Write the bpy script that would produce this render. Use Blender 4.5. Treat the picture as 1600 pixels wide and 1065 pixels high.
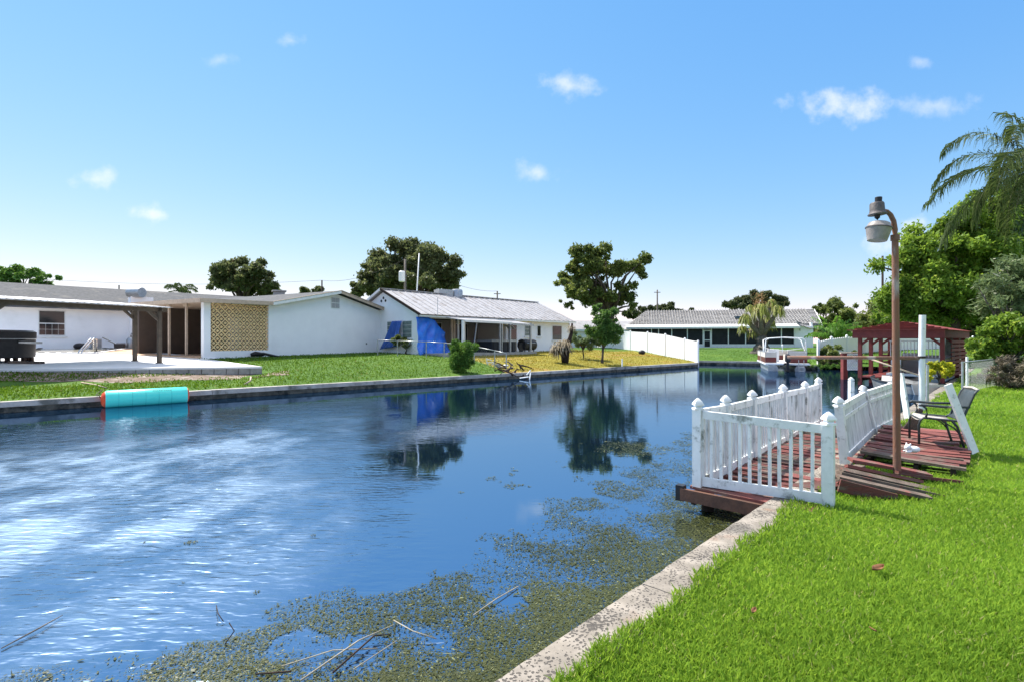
import bpy, bmesh, math, random
import numpy as np
from mathutils import Vector, Matrix, noise as mnoise
R = math.radians
for o in list(bpy.data.objects): bpy.data.objects.remove(o)
SC = bpy.context.scene; COL = SC.collection
random.seed(7); rng = np.random.default_rng(7)

# ---------------- camera ----------------
cam = bpy.data.cameras.new('camera'); co = bpy.data.objects.new('camera', cam); COL.objects.link(co)
co.location = (0, 0, 1.9); co.rotation_euler = (R(90), 0, 0)
cam.lens = 18; cam.sensor_width = 36; cam.sensor_fit = 'HORIZONTAL'; cam.clip_start = .05; cam.clip_end = 3000
SC.camera = co

# ---------------- sun, sky, exposure ----------------
SUN_DIR = Vector((-.50, .45, .95)).normalized()      # towards the sun
SUN_EL = math.asin(SUN_DIR.z); SUN_AZ = math.atan2(SUN_DIR.x, SUN_DIR.y)
sl = bpy.data.lights.new('sun', 'SUN'); sl.energy = 3.6; sl.angle = R(1.6); sl.color = (1, .95, .87)
so = bpy.data.objects.new('sun', sl); COL.objects.link(so); so.location = (-30, 10, 40)
so.rotation_euler = SUN_DIR.to_track_quat('Z', 'Y').to_euler()
SC.view_settings.view_transform = 'Standard'; SC.view_settings.look = 'None'
SC.view_settings.gamma = 1; SC.view_settings.use_curve_mapping = False; SC.view_settings.exposure = 1.35

wd = bpy.data.worlds.new('World'); SC.world = wd; wd.use_nodes = True
def world():
    nt = wd.node_tree; N = nt.nodes; L = nt.links; N.clear()
    def nd(t, **k):
        n = N.new(t)
        for a, b in k.items(): setattr(n, a, b)
        return n
    def m(op, a, b=None, c=None, clamp=False):
        n = nd('ShaderNodeMath', operation=op, use_clamp=clamp)
        for i, x in enumerate((a, b, c)):
            if x is None: continue
            if isinstance(x, (int, float)): n.inputs[i].default_value = x
            else: L.new(x, n.inputs[i])
        return n.outputs[0]
    def mr(v, a, b, c=0, d=1):
        n = nd('ShaderNodeMapRange', interpolation_type='SMOOTHSTEP')
        L.new(v, n.inputs[0])
        for i, x in enumerate((a, b, c, d)): n.inputs[i+1].default_value = x
        return n.outputs[0]
    out = nd('ShaderNodeOutputWorld'); bg = nd('ShaderNodeBackground'); bg.inputs[1].default_value = .115
    sky = nd('ShaderNodeTexSky', sky_type='NISHITA', sun_disc=False)
    sky.sun_elevation = SUN_EL; sky.sun_rotation = SUN_AZ; sky.air_density = 1.0; sky.dust_density = 0.0; sky.ozone_density = 3.0
    tc = nd('ShaderNodeTexCoord'); sx = nd('ShaderNodeSeparateXYZ'); L.new(tc.outputs['Generated'], sx.inputs[0])
    X, Y, Z = sx.outputs
    yy = m('MAXIMUM', Y, .05); u = m('DIVIDE', X, yy); w = m('DIVIDE', Z, yy)
    cb = nd('ShaderNodeCombineXYZ'); L.new(u, cb.inputs[0]); L.new(w, cb.inputs[1])
    nz = nd('ShaderNodeTexNoise'); nz.inputs['Scale'].default_value = 22; nz.inputs['Detail'].default_value = 7; nz.inputs['Roughness'].default_value = .55
    L.new(cb.outputs[0], nz.inputs['Vector'])
    nn = m('MULTIPLY_ADD', nz.outputs[0], 2.6, -1.3)
    acc = None
    puffs = [(890, 134, 52, 24, .55), (840, 269, 40, 20, .5), (1325, 166, 92, 30, .62), (1455, 165, 84, 22, .38), (150, 281, 48, 20, .45),
             (240, 334, 42, 17, .6), (1424, 358, 34, 28, .72), (455, 64, 26, 13, .35), (343, 94, 30, 12, .25), (1438, 97, 24, 11, .3),
             (1400, 385, 60, 20, .5)]
    for px, py, rx, ry, s in puffs:
        a = m('MULTIPLY', m('SUBTRACT', u, (px-800)/800), 800/rx); b = m('MULTIPLY', m('SUBTRACT', w, (532.5-py)/800), 800/ry)
        d = m('SQRT', m('ADD', m('MULTIPLY', a, a), m('MULTIPLY', b, b)))
        v = m('ADD', m('SUBTRACT', 1.0, d), nn)
        k = mr(v, -.05, 1.25, 0, s*.95)
        acc = k if acc is None else m('MAXIMUM', acc, k)
    acc = m('MULTIPLY', acc, m('GREATER_THAN', Y, .05))
    # broken fair-weather cloud higher up, as the bright patches mirrored in the canal show; thickened and brightened to fill the shaded walls
    zz = m('MAXIMUM', Z, .1); cb2 = nd('ShaderNodeCombineXYZ'); L.new(m('DIVIDE', X, zz), cb2.inputs[0]); L.new(m('DIVIDE', Y, zz), cb2.inputs[1])
    n2 = nd('ShaderNodeTexNoise'); n2.inputs['Scale'].default_value = 1.5; n2.inputs['Detail'].default_value = 8; n2.inputs['Roughness'].default_value = .55
    L.new(cb2.outputs[0], n2.inputs['Vector'])
    hi = m('MULTIPLY', mr(n2.outputs[0], .39, .57, 0, .92), mr(Z, .57, .70))
    mx = nd('ShaderNodeMix', data_type='RGBA'); L.new(acc, mx.inputs[0])
    sc = nd('ShaderNodeSeparateColor'); cc = nd('ShaderNodeCombineColor'); L.new(sky.outputs[0], sc.inputs[0])   # soft shoulder: a hazier, paler sky towards the horizon
    for i, (k, g) in enumerate(((.50, 1.14), (1.0, .64), (2.42, .22))): L.new(m('MULTIPLY', m('POWER', sc.outputs[i], g), k), cc.inputs[i])
    L.new(cc.outputs[0], mx.inputs[6]); mx.inputs[7].default_value = (4.2, 4.15, 4.2, 1)
    m2 = nd('ShaderNodeMix', data_type='RGBA'); L.new(hi, m2.inputs[0]); L.new(mx.outputs[2], m2.inputs[6]); m2.inputs[7].default_value = (6.6, 6.5, 6.6, 1)
    L.new(m2.outputs[2], bg.inputs[0]); L.new(bg.outputs[0], out.inputs[0])
world()

# ---------------- helpers ----------------
H, F = 1.9, 800.0                                    # eye height above the water, focal length of the photograph in its pixels
def W(px, py, d): return Vector(((px-800)/F*d, d, H+(532.5-py)/F*d))
def G(px, d, z=0): return Vector(((px-800)/F*d, d, z))
class Fr:                                            # a ground frame: a along u, b along v
    def __init__(s, o, u, v=None):
        s.o = Vector((o[0], o[1], 0)); s.u = Vector((u[0], u[1], 0)).normalized()
        s.v = Vector((v[0], v[1], 0)).normalized() if v else Vector((-s.u.y, s.u.x, 0))
    def __call__(s, a, b, z=0): return s.o + s.u*a + s.v*b + Vector((0, 0, z))
    def at(s, px, b):                                # distance along u at which the row b meets the bearing px
        r = (px-800)/F; p = s.o+s.v*b
        return (r*p.y-p.x)/(s.u.x-r*s.u.y)
class MB:
    def __init__(s): s.v = []; s.f = []
    def add(s, vs, fs):
        o = len(s.v); s.v += [tuple(v) for v in vs]; s.f += [tuple(i+o for i in f) for f in fs]; return s
    def hexa(s, b, t): return s.add(list(b)+list(t), [(3, 2, 1, 0), (4, 5, 6, 7), (0, 1, 5, 4), (1, 2, 6, 5), (2, 3, 7, 6), (3, 0, 4, 7)])
    def box(s, c, size, M=None):
        c = Vector(c); x, y, z = [k/2 for k in size]; M = M or Matrix.Identity(3)
        P = [c+M@Vector(p) for p in ((-x, -y, -z), (x, -y, -z), (x, y, -z), (-x, y, -z), (-x, -y, z), (x, -y, z), (x, y, z), (-x, y, z))]
        return s.hexa(P[:4], P[4:])
    def fbox(s, fr, a0, a1, b0, b1, z0, z1):
        B = [fr(a0, b0, z0), fr(a1, b0, z0), fr(a1, b1, z0), fr(a0, b1, z0)]
        return s.hexa(B, [p+Vector((0, 0, z1-z0)) for p in B])
    def bar(s, p, q, w, h, up=(0, 0, 1)):            # p..q run along the middle of the bar
        p, q = Vector(p), Vector(q); d = (q-p).normalized(); x = d.cross(Vector(up))
        if x.length < 1e-4: x = d.cross(Vector((0, 1, 0)))
        x.normalize(); y = x.cross(d).normalized(); x *= w/2; y *= h/2
        return s.hexa([p-x-y, p+x-y, p+x+y, p-x+y], [q-x-y, q+x-y, q+x+y, q-x+y])
    def tube(s, pts, r, n=8, cap=True):
        pts = [Vector(p) for p in pts]; rr = r if isinstance(r, (list, tuple)) else [r]*len(pts)
        ref = Vector((0, 0, 1)); vs = []
        for i, p in enumerate(pts):
            d = (pts[min(i+1, len(pts)-1)]-pts[max(i-1, 0)]).normalized()
            x = d.cross(ref)
            if x.length < .05: x = d.cross(Vector((0, 1, 0)))
            x.normalize(); y = d.cross(x)
            vs += [p+(x*math.cos(2*math.pi*k/n)+y*math.sin(2*math.pi*k/n))*rr[i] for k in range(n)]
        fs = [(i*n+k, i*n+(k+1) % n, (i+1)*n+(k+1) % n, (i+1)*n+k) for i in range(len(pts)-1) for k in range(n)]
        if cap: fs += [tuple(range(n))[::-1], tuple((len(pts)-1)*n+k for k in range(n))]
        return s.add(vs, fs)
    def lathe(s, c, prof, n=16, axis=(0, 0, 1), sq=False):
        c = Vector(c); ax = Vector(axis).normalized(); x = ax.orthogonal().normalized()
        if abs(ax.z) > .9: x = Vector((1, 0, 0)); x = (x-ax*x.dot(ax)).normalized()
        y = ax.cross(x); vs = []; ph = math.pi/n if sq else 0
        for r, z in prof: vs += [c+ax*z+(x*math.cos(2*math.pi*k/n+ph)+y*math.sin(2*math.pi*k/n+ph))*r for k in range(n)]
        m = len(prof)
        fs = [(i*n+k, i*n+(k+1) % n, (i+1)*n+(k+1) % n, (i+1)*n+k) for i in range(m-1) for k in range(n)]
        fs += [tuple(range(n))[::-1], tuple((m-1)*n+k for k in range(n))]
        return s.add(vs, fs)
    def poly(s, pts, off):                           # prism of a 3-D polygon along a vector
        pts = [Vector(p) for p in pts]; off = Vector(off); n = len(pts)
        return s.add(pts+[p+off for p in pts], [tuple(range(n))[::-1], tuple(range(n, 2*n))]+[(i, (i+1) % n, n+(i+1) % n, n+i) for i in range(n)])
    def ribbon(s, rows):                             # grid of points
        n = len(rows[0]); vs = [p for r in rows for p in r]
        return s.add(vs, [(i*n+k, i*n+k+1, (i+1)*n+k+1, (i+1)*n+k) for i in range(len(rows)-1) for k in range(n-1)])
    def build(s, name, mat, parent=None, smooth=False, loc=None, thick=0):
        me = bpy.data.meshes.new(name)
        base = root_loc(parent) if parent else Vector(loc if loc is not None else (0, 0, 0))
        me.from_pydata([Vector(v)-base for v in s.v], [], s.f)
        bm = bmesh.new(); bm.from_mesh(me); bmesh.ops.recalc_face_normals(bm, faces=bm.faces); bm.to_mesh(me); bm.free()
        if smooth:
            me.polygons.foreach_set('use_smooth', [True]*len(me.polygons))
            if smooth is not True: me.set_sharp_from_angle(angle=R(smooth))
        me.materials.append(mat)
        o = bpy.data.objects.new(name, me); COL.objects.link(o)
        if parent: o.parent = parent
        else: o.location = base
        if thick:
            md = o.modifiers.new('thick', 'SOLIDIFY'); md.thickness = thick
        return o
def root_loc(o):
    while o.parent: o = o.parent
    return o.location.copy()
def tag(o, label=None, cat=None, group=None, kind=None):
    if label: o['label'] = label
    if cat: o['category'] = cat
    if group: o['group'] = group
    if kind: o['kind'] = kind
    return o
def thing(name, label, cat, loc, group=None):
    o = bpy.data.objects.new(name, None); COL.objects.link(o); o.location = loc; o.empty_display_size = .2
    return tag(o, label, cat, group)
def bx(name, mat, parent, c, size, M=None): return MB().box(c, size, M).build(name, mat, parent)
def rz(a): return Matrix.Rotation(a, 3, 'Z')
def qmesh(name, V, nv, mat, parent=None, var=None, loc=(0, 0, 0), smooth=False):   # N polygons of nv corners from an (N, nv, 3) array
    N = V.shape[0]; base = np.array(root_loc(parent) if parent else loc, float)
    me = bpy.data.meshes.new(name); me.vertices.add(N*nv); me.vertices.foreach_set('co', (V-base).reshape(-1).astype(np.float32))
    me.loops.add(N*nv); me.loops.foreach_set('vertex_index', np.arange(N*nv, dtype=np.int32))
    me.polygons.add(N); me.polygons.foreach_set('loop_start', np.arange(0, N*nv, nv, dtype=np.int32))
    me.update(calc_edges=True)
    if var is not None:
        at = me.attributes.new('var', 'FLOAT', 'FACE'); at.data.foreach_set('value', var.astype(np.float32))
    me.materials.append(mat); o = bpy.data.objects.new(name, me); COL.objects.link(o)
    if parent: o.parent = parent
    else: o.location = loc
    return o

# ---------------- materials ----------------
def M(name, c1, c2=None, scale=3, rough=.75, bump=0, bscale=30, metal=0, spec=.3, stretch=(1, 1, 1), lo=.35, hi=.65, rand=0, c3=None, s3=1.2, lo3=.55, hi3=.68, rot=0):
    m = bpy.data.materials.new(name); m.use_nodes = True; nt = m.node_tree; N, L = nt.nodes, nt.links
    p = N['Principled BSDF']; p.inputs['Roughness'].default_value = rough; p.inputs['Metallic'].default_value = metal
    p.inputs['Specular IOR Level'].default_value = spec
    ge = N.new('ShaderNodeNewGeometry'); mp = N.new('ShaderNodeMapping'); mp.inputs['Scale'].default_value = stretch; mp.inputs['Rotation'].default_value = (0, 0, rot)
    L.new(ge.outputs['Position'], mp.inputs[0])
    def nz(sc, det=5):
        n = N.new('ShaderNodeTexNoise'); n.inputs['Scale'].default_value = sc; n.inputs['Detail'].default_value = det; n.inputs['Roughness'].default_value = .62
        L.new(mp.outputs[0], n.inputs['Vector']); return n.outputs[0]
    def ramp(v, a, b, ca, cb):
        r = N.new('ShaderNodeMapRange'); r.interpolation_type = 'SMOOTHSTEP'; L.new(v, r.inputs[0]); r.inputs[1].default_value = a; r.inputs[2].default_value = b
        x = N.new('ShaderNodeMix'); x.data_type = 'RGBA'; L.new(r.outputs[0], x.inputs[0])
        for i, c in ((6, ca), (7, cb)):
            if isinstance(c, tuple): x.inputs[i].default_value = (*c, 1)
            else: L.new(c, x.inputs[i])
        return x.outputs[2]
    col = ramp(nz(scale), lo, hi, c1, c2 or tuple(k*.86 for k in c1))
    if c3: col = ramp(nz(s3, 8), lo3, hi3, col, c3)
    if rand:
        oi = N.new('ShaderNodeObjectInfo'); hv = N.new('ShaderNodeHueSaturation'); mm = N.new('ShaderNodeMapRange')
        L.new(oi.outputs['Random'], mm.inputs[0]); mm.inputs[3].default_value = 1-rand; mm.inputs[4].default_value = 1+rand
        L.new(mm.outputs[0], hv.inputs['Value']); L.new(col, hv.inputs['Color']); col = hv.outputs[0]
    L.new(col, p.inputs['Base Color'])
    if bump:
        b = N.new('ShaderNodeBump'); b.inputs['Strength'].default_value = bump; b.inputs['Distance'].default_value = .02
        L.new(nz(bscale, 6), b.inputs['Height']); L.new(b.outputs[0], p.inputs['Normal'])
    return m
def LEAF(name, c1, c2, trans=.35, rough=.5, c3=None, spec=.22):
    m = bpy.data.materials.new(name); m.use_nodes = True; nt = m.node_tree; N, L = nt.nodes, nt.links
    p = N['Principled BSDF']; p.inputs['Roughness'].default_value = rough; p.inputs['Specular IOR Level'].default_value = spec
    a = N.new('ShaderNodeAttribute'); a.attribute_name = 'var'
    cr = N.new('ShaderNodeValToRGB'); cr.color_ramp.elements[0].color = (*c1, 1); cr.color_ramp.elements[1].color = (*c2, 1)
    if c3:
        cr.color_ramp.elements[1].position = .9; e = cr.color_ramp.elements.new(.97); e.color = (*c3, 1)
    L.new(a.outputs['Fac'], cr.inputs[0]); L.new(cr.outputs[0], p.inputs['Base Color'])
    if trans:
        t = N.new('ShaderNodeBsdfTranslucent'); hv = N.new('ShaderNodeHueSaturation'); hv.inputs['Value'].default_value = 1.5; hv.inputs['Hue'].default_value = .485
        L.new(cr.outputs[0], hv.inputs['Color']); L.new(hv.outputs[0], t.inputs[0])
        x = N.new('ShaderNodeMixShader'); x.inputs[0].default_value = trans
        L.new(p.outputs[0], x.inputs[1]); L.new(t.outputs[0], x.inputs[2]); L.new(x.outputs[0], N['Material Output'].inputs[0])
    return m
def GLASS(name, c=(.012, .016, .02), rough=.08):
    m = bpy.data.materials.new(name); m.use_nodes = True; p = m.node_tree.nodes['Principled BSDF']
    p.inputs['Base Color'].default_value = (*c, 1); p.inputs['Roughness'].default_value = rough; p.inputs['Specular IOR Level'].default_value = .5
    return m
white_stucco = M('white_stucco', (.90, .895, .90), (.86, .855, .865), 1.2, .85, .25, 60, c3=(.76, .76, .755), s3=.5, lo3=.55, hi3=.8)
cream_wall = M('cream_wall', (.74, .70, .64), (.70, .66, .6), 1.5, .85, .2, 60)
white_paint = M('white_paint', (.80, .80, .79), (.72, .72, .70), 4, .5, .05, 30, c3=(.5, .5, .46), s3=5, lo3=.6, hi3=.75)
vinyl = M('weathered_vinyl', (.80, .80, .79), (.70, .71, .70), 6, .45, .05, 20, c3=(.26, .27, .24), s3=7, lo3=.53, hi3=.70, rand=.06)
vinyl_old = M('mildewed_vinyl', (.68, .69, .68), (.52, .53, .52), 9, .6, .08, 20, c3=(.22, .23, .21), s3=6, lo3=.52, hi3=.72, stretch=(1, 1, .35), rand=.07)
vinyl_far = M('fence_vinyl', (.82, .82, .83), (.77, .77, .78), 1, .5)
shingle = M('dark_shingle', (.088, .09, .096), (.056, .058, .062), 6, .9, .4, 40, c3=(.12, .115, .11), s3=1, rand=0)
tan_trim = M('tan_trim', (.52, .40, .30), (.42, .32, .24), 5, .7)
block_tan = M('breeze_block_tan', (.86, .66, .36), (.76, .57, .30), 9, .85, .2, 60, rand=.06)
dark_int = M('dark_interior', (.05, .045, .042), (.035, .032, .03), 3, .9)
concrete = M('concrete', (.42, .40, .37), (.32, .305, .285), 4, .9, .3, 30, c3=(.2, .19, .175), s3=1.4, lo3=.55, hi3=.75)
conc_dark = M('wet_concrete', (.17, .145, .11), (.085, .074, .056), 5, .85, .4, 25, c3=(.025, .026, .022), s3=2.4, lo3=.48, hi3=.66, rand=.12)
deck_white = M('painted_deck', (.74, .73, .72), (.66, .65, .64), 1.2, .6, .1, 30, c3=(.55, .53, .5), s3=.7, lo3=.6, hi3=.8)
block_grey = M('concrete_block', (.36, .34, .315), (.27, .255, .235), 5, .95, .4, 40, rand=.12)
brown_paint = M('brown_paint', (.115, .085, .06), (.085, .063, .045), 5, .7)
corrug = M('corrugated_plastic', (.66, .66, .67), (.5, .49, .48), 5, .5, stretch=(1, 1, 1), c3=(.16, .14, .12), s3=7, lo3=.56, hi3=.66)
black_pl = M('black_plastic', (.014, .014, .017), (.022, .022, .025), 4, .45)
metal_roof = M('aged_metal_roof', (.40, .385, .385), (.31, .295, .29), 3, .45, .1, 20, stretch=(1, 1, 1), c3=(.22, .19, .17), s3=1.3, lo3=.52, hi3=.75, rand=.05)
tile_roof = M('white_roof_tile', (.34, .335, .33), (.17, .16, .155), 7, .8, .5, 20, c3=(.07, .065, .062), s3=5, lo3=.5, hi3=.66, rand=.1)
glass_dark = GLASS('dark_glass')
screen_m = M('insect_screen', (.022, .024, .028), (.014, .015, .018), 2, .6, spec=.2)
chrome = M('steel', (.62, .63, .64), (.5, .5, .52), 6, .25, metal=1)
galv = M('galvanised', (.46, .47, .48), (.36, .37, .38), 8, .45, metal=.7)
rust = M('rusty_pipe', (.23, .105, .062), (.17, .10, .075), 9, .8, .3, 60, c3=(.40, .34, .31), s3=3.5, lo3=.52, hi3=.7, stretch=(1, 1, .4))
red_wood = M('red_stained_plank', (.185, .058, .048), (.125, .042, .036), 5, .75, .5, 50, stretch=(.6, .6, 3), c3=(.17, .12, .095), s3=5, lo3=.47, hi3=.66, rand=.35)
grey_wood = M('weathered_plank', (.15, .115, .09), (.09, .066, .052), 6, .9, .6, 50, c3=(.22, .07, .055), s3=5, lo3=.56, hi3=.7, rand=.25)
dark_wood = M('wet_dark_wood', (.05, .03, .022), (.025, .018, .014), 6, .9, .4, 30)
brown_wood = M('brown_beam', (.14, .068, .045), (.085, .045, .033), 6, .75, .4, 40)
red_paint = M('red_barn_paint', (.20, .04, .033), (.15, .03, .026), 4, .7, .2, 40, rand=.1)
tarp_blue = M('blue_tarp', (.018, .13, .62), (.03, .20, .74), 2.5, .38, .15, 8, spec=.45)
tarp_dark = M('blue_tarp_faded', (.03, .09, .34), (.045, .12, .42), 3, .45, .15, 8)
bark = M('bark', (.11, .085, .065), (.06, .048, .038), 8, .95, .6, 30)
bark_grey = M('grey_bark', (.19, .165, .14), (.11, .095, .08), 8, .95, .6, 30)
turq = M('turquoise_vinyl', (.07, .68, .56), (.08, .72, .6), 2, .3, spec=.5)
orange_v = M('orange_vinyl', (.75, .085, .02), (.62, .06, .02), 4, .4)
ink = M('dark_print', (.01, .09, .13), (.01, .08, .12), 4, .6)
boat_white = M('gelcoat', (.74, .74, .74), (.66, .66, .66), 3, .3, spec=.5)
maroon = M('maroon_panel', (.13, .025, .022), (.1, .022, .02), 3, .4, spec=.4)
tan_panel = M('tan_panel', (.46, .35, .25), (.40, .30, .22), 3, .6)
greige = M('boat_upholstery', (.55, .50, .44), (.48, .43, .38), 3, .6)
alu = M('brushed_aluminium', (.5, .51, .52), (.4, .41, .42), 5, .4, metal=.8)
dgrey = M('dark_green_grey_paint', (.035, .045, .05), (.05, .06, .065), 8, .45, c3=(.2, .2, .19), s3=9, lo3=.62, hi3=.74)
sling = M('pale_sling', (.5, .47, .42), (.36, .33, .29), 8, .8, .2, 60)
ceram = M('white_ceramic', (.82, .82, .82), (.78, .78, .78), 3, .3)

# ---------------- numeric noise ----------------
def vnoise(x, y, seed=0):
    def h(i, j):
        n = (i*374761393 + j*668265263 + seed*974634777) & 0xffffffff
        n = ((n ^ (n >> 13))*1274126177) & 0xffffffff
        return ((n ^ (n >> 16)) & 0xffff)/65535.0
    xi = np.floor(x).astype(np.int64); yi = np.floor(y).astype(np.int64); fx = x-xi; fy = y-yi
    fx = fx*fx*(3-2*fx); fy = fy*fy*(3-2*fy)
    return (h(xi, yi)*(1-fx)+h(xi+1, yi)*fx)*(1-fy)+(h(xi, yi+1)*(1-fx)+h(xi+1, yi+1)*fx)*fy
def fbm(x, y, oc=4, seed=0):
    s = 0; a = .5; t = 0
    for k in range(oc): s = s+a*vnoise(x*2**k+17*k, y*2**k-9*k, seed+k); t += a; a *= .5
    return s/t

# ---------------- setting: banks, water ----------------
SHORE = [(-60, -28.55), (-13.5, 13.5), (13.95, 38.3), (15.3, 42.4), (19.6, 40.2), (20.3, 34.6), (22.5, 33.2), (33, 30), (90, 24)]
def shore_dist(x, y):
    x = np.asarray(x, float); y = np.asarray(y, float); best = np.full(np.broadcast(x, y).shape, 1e9)
    for (ax, ay), (bx_, by) in zip(SHORE[:-1], SHORE[1:]):
        ux, uy = bx_-ax, by-ay; L2 = ux*ux+uy*uy
        t = np.clip(((x-ax)*ux+(y-ay)*uy)/L2, 0, 1); best = np.minimum(best, np.hypot(x-ax-t*ux, y-ay-t*uy))
    return best
def hf(x, y):                                        # lawn height on the far bank
    D = shore_dist(x, y)
    x_ = np.asarray(x, float)
    return .27-.15*np.exp(-((D-3.0)/1.5)**2)*np.clip((-9.5-x_)/.8, 0, 1)+.95*(1-np.exp(-D/6.0))+.04*(fbm(np.asarray(x, float)*.4, np.asarray(y, float)*.4, 3)-.5)*np.clip(D, 0, 1)
def hz(p): return float(hf(p[0], p[1]))
def shore_y(x):
    for (ax, ay), (bx_, by) in zip(SHORE[:-1], SHORE[1:]):
        if ax <= x <= bx_: return ay+(by-ay)*(x-ax)/(bx_-ax)
SF = Fr((-.121, 2.42), (.697, .717), (.717, -.697))  # near seawall: a along it, b inland
def near_z(a, b): return .272+.05*(fbm(np.asarray(a, float)*.5, np.asarray(b, float)*.5, 3, 5)-.5)*np.clip((np.asarray(b)-.3)/1.5, 0, 1)+.006*np.clip(np.asarray(b)-4, 0, 60)

def grass_mat(name, a, b, c, d, s=1.0):
    m = M(name, a, b, 2.2*s, .95, .8, 60, c3=c, s3=.45, lo3=.45, hi3=.7)
    return m
lawn_m = grass_mat('lawn_green', (.062, .135, .010), (.042, .10, .008), (.085, .155, .015), None)
dry_m = M('lawn_dry', (.24, .20, .02), (.17, .155, .018), 1.1, .95, .8, 60, c3=(.33, .17, .06), s3=.3, lo3=.52, hi3=.7)
soil_m = M('bare_soil', (.20, .15, .11), (.13, .09, .065), 4, .95, .8, 30, c3=(.30, .25, .21), s3=3, lo3=.5, hi3=.65)
near_m = M('lawn_soil_green', (.10, .20, .015), (.07, .15, .012), 9, .95, .8, 80, c3=(.13, .2, .025), s3=1.2, lo3=.5, hi3=.7)

PL1 = ((-.3, 25.7), (-4.5, 35.0))                    # property line at the wire fence
PL2 = ((14.1, 38.5), (10.9, 54.5))                   # property line at the white fence
def side(L, x, y): return (L[1][0]-L[0][0])*(y-L[0][1])-(L[1][1]-L[0][1])*(x-L[0][0])
def far_ground():
    xs = sorted(set([x for x, _ in SHORE]+list(np.arange(-58, -26, 2.0))+list(np.arange(-26, 36, .7))+[38, 44, 52, 62, 75]))
    ts = [0, .2, .5, .9, 1.4, 2, 2.7, 3.5, 4.5, 5.7, 7, 8.5, 10.5, 13, 16, 20, 26, 34, 46, 70, 120, 260]
    V = []; n = len(ts)
    for x in xs:
        y0 = shore_y(x)
        yy = np.array([y0+t for t in ts]); zz = hf(np.full(n, x), yy)
        V += [(x, y, z) for y, z in zip(yy, zz)]
    Fc = [(i*n+k, (i+1)*n+k, (i+1)*n+k+1, i*n+k+1) for i in range(len(xs)-1) for k in range(n-1)]
    me = bpy.data.meshes.new('ground'); me.from_pydata(V, [], Fc)
    bm = bmesh.new(); bm.from_mesh(me)
    for L in (PL1, PL2):
        nrm = Vector((-(L[1][1]-L[0][1]), L[1][0]-L[0][0], 0)).normalized()
        bmesh.ops.bisect_plane(bm, geom=bm.verts[:]+bm.edges[:]+bm.faces[:], plane_co=(L[0][0], L[0][1], 0), plane_no=nrm, dist=1e-5)
    for f in bm.faces:
        c = f.calc_center_median(); f.smooth = True
        f.material_index = 1 if (side(PL1, c.x, c.y) < 0 and side(PL2, c.x, c.y) > 0 and c.y < 48) else 0
    bmesh.ops.recalc_face_normals(bm, faces=bm.faces)
    bm.to_mesh(me); bm.free(); me.materials.append(lawn_m); me.materials.append(dry_m)
    o = bpy.data.objects.new('ground', me); COL.objects.link(o); tag(o, kind='structure')
far_ground()
def near_ground():
    aa = list(np.arange(-14, 30, .5))+[34, 40, 50, 70]; bb = [.26, .4, .6, .9, 1.3, 1.8, 2.4, 3, 3.8, 4.8, 6, 8, 11, 15, 22, 40, 80]
    mb = MB(); mb.ribbon([[SF(a, b, float(near_z(a, b))) for b in bb] for a in aa])
    tag(mb.build('lawn', near_m, smooth=True), kind='structure')
near_ground()

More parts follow.
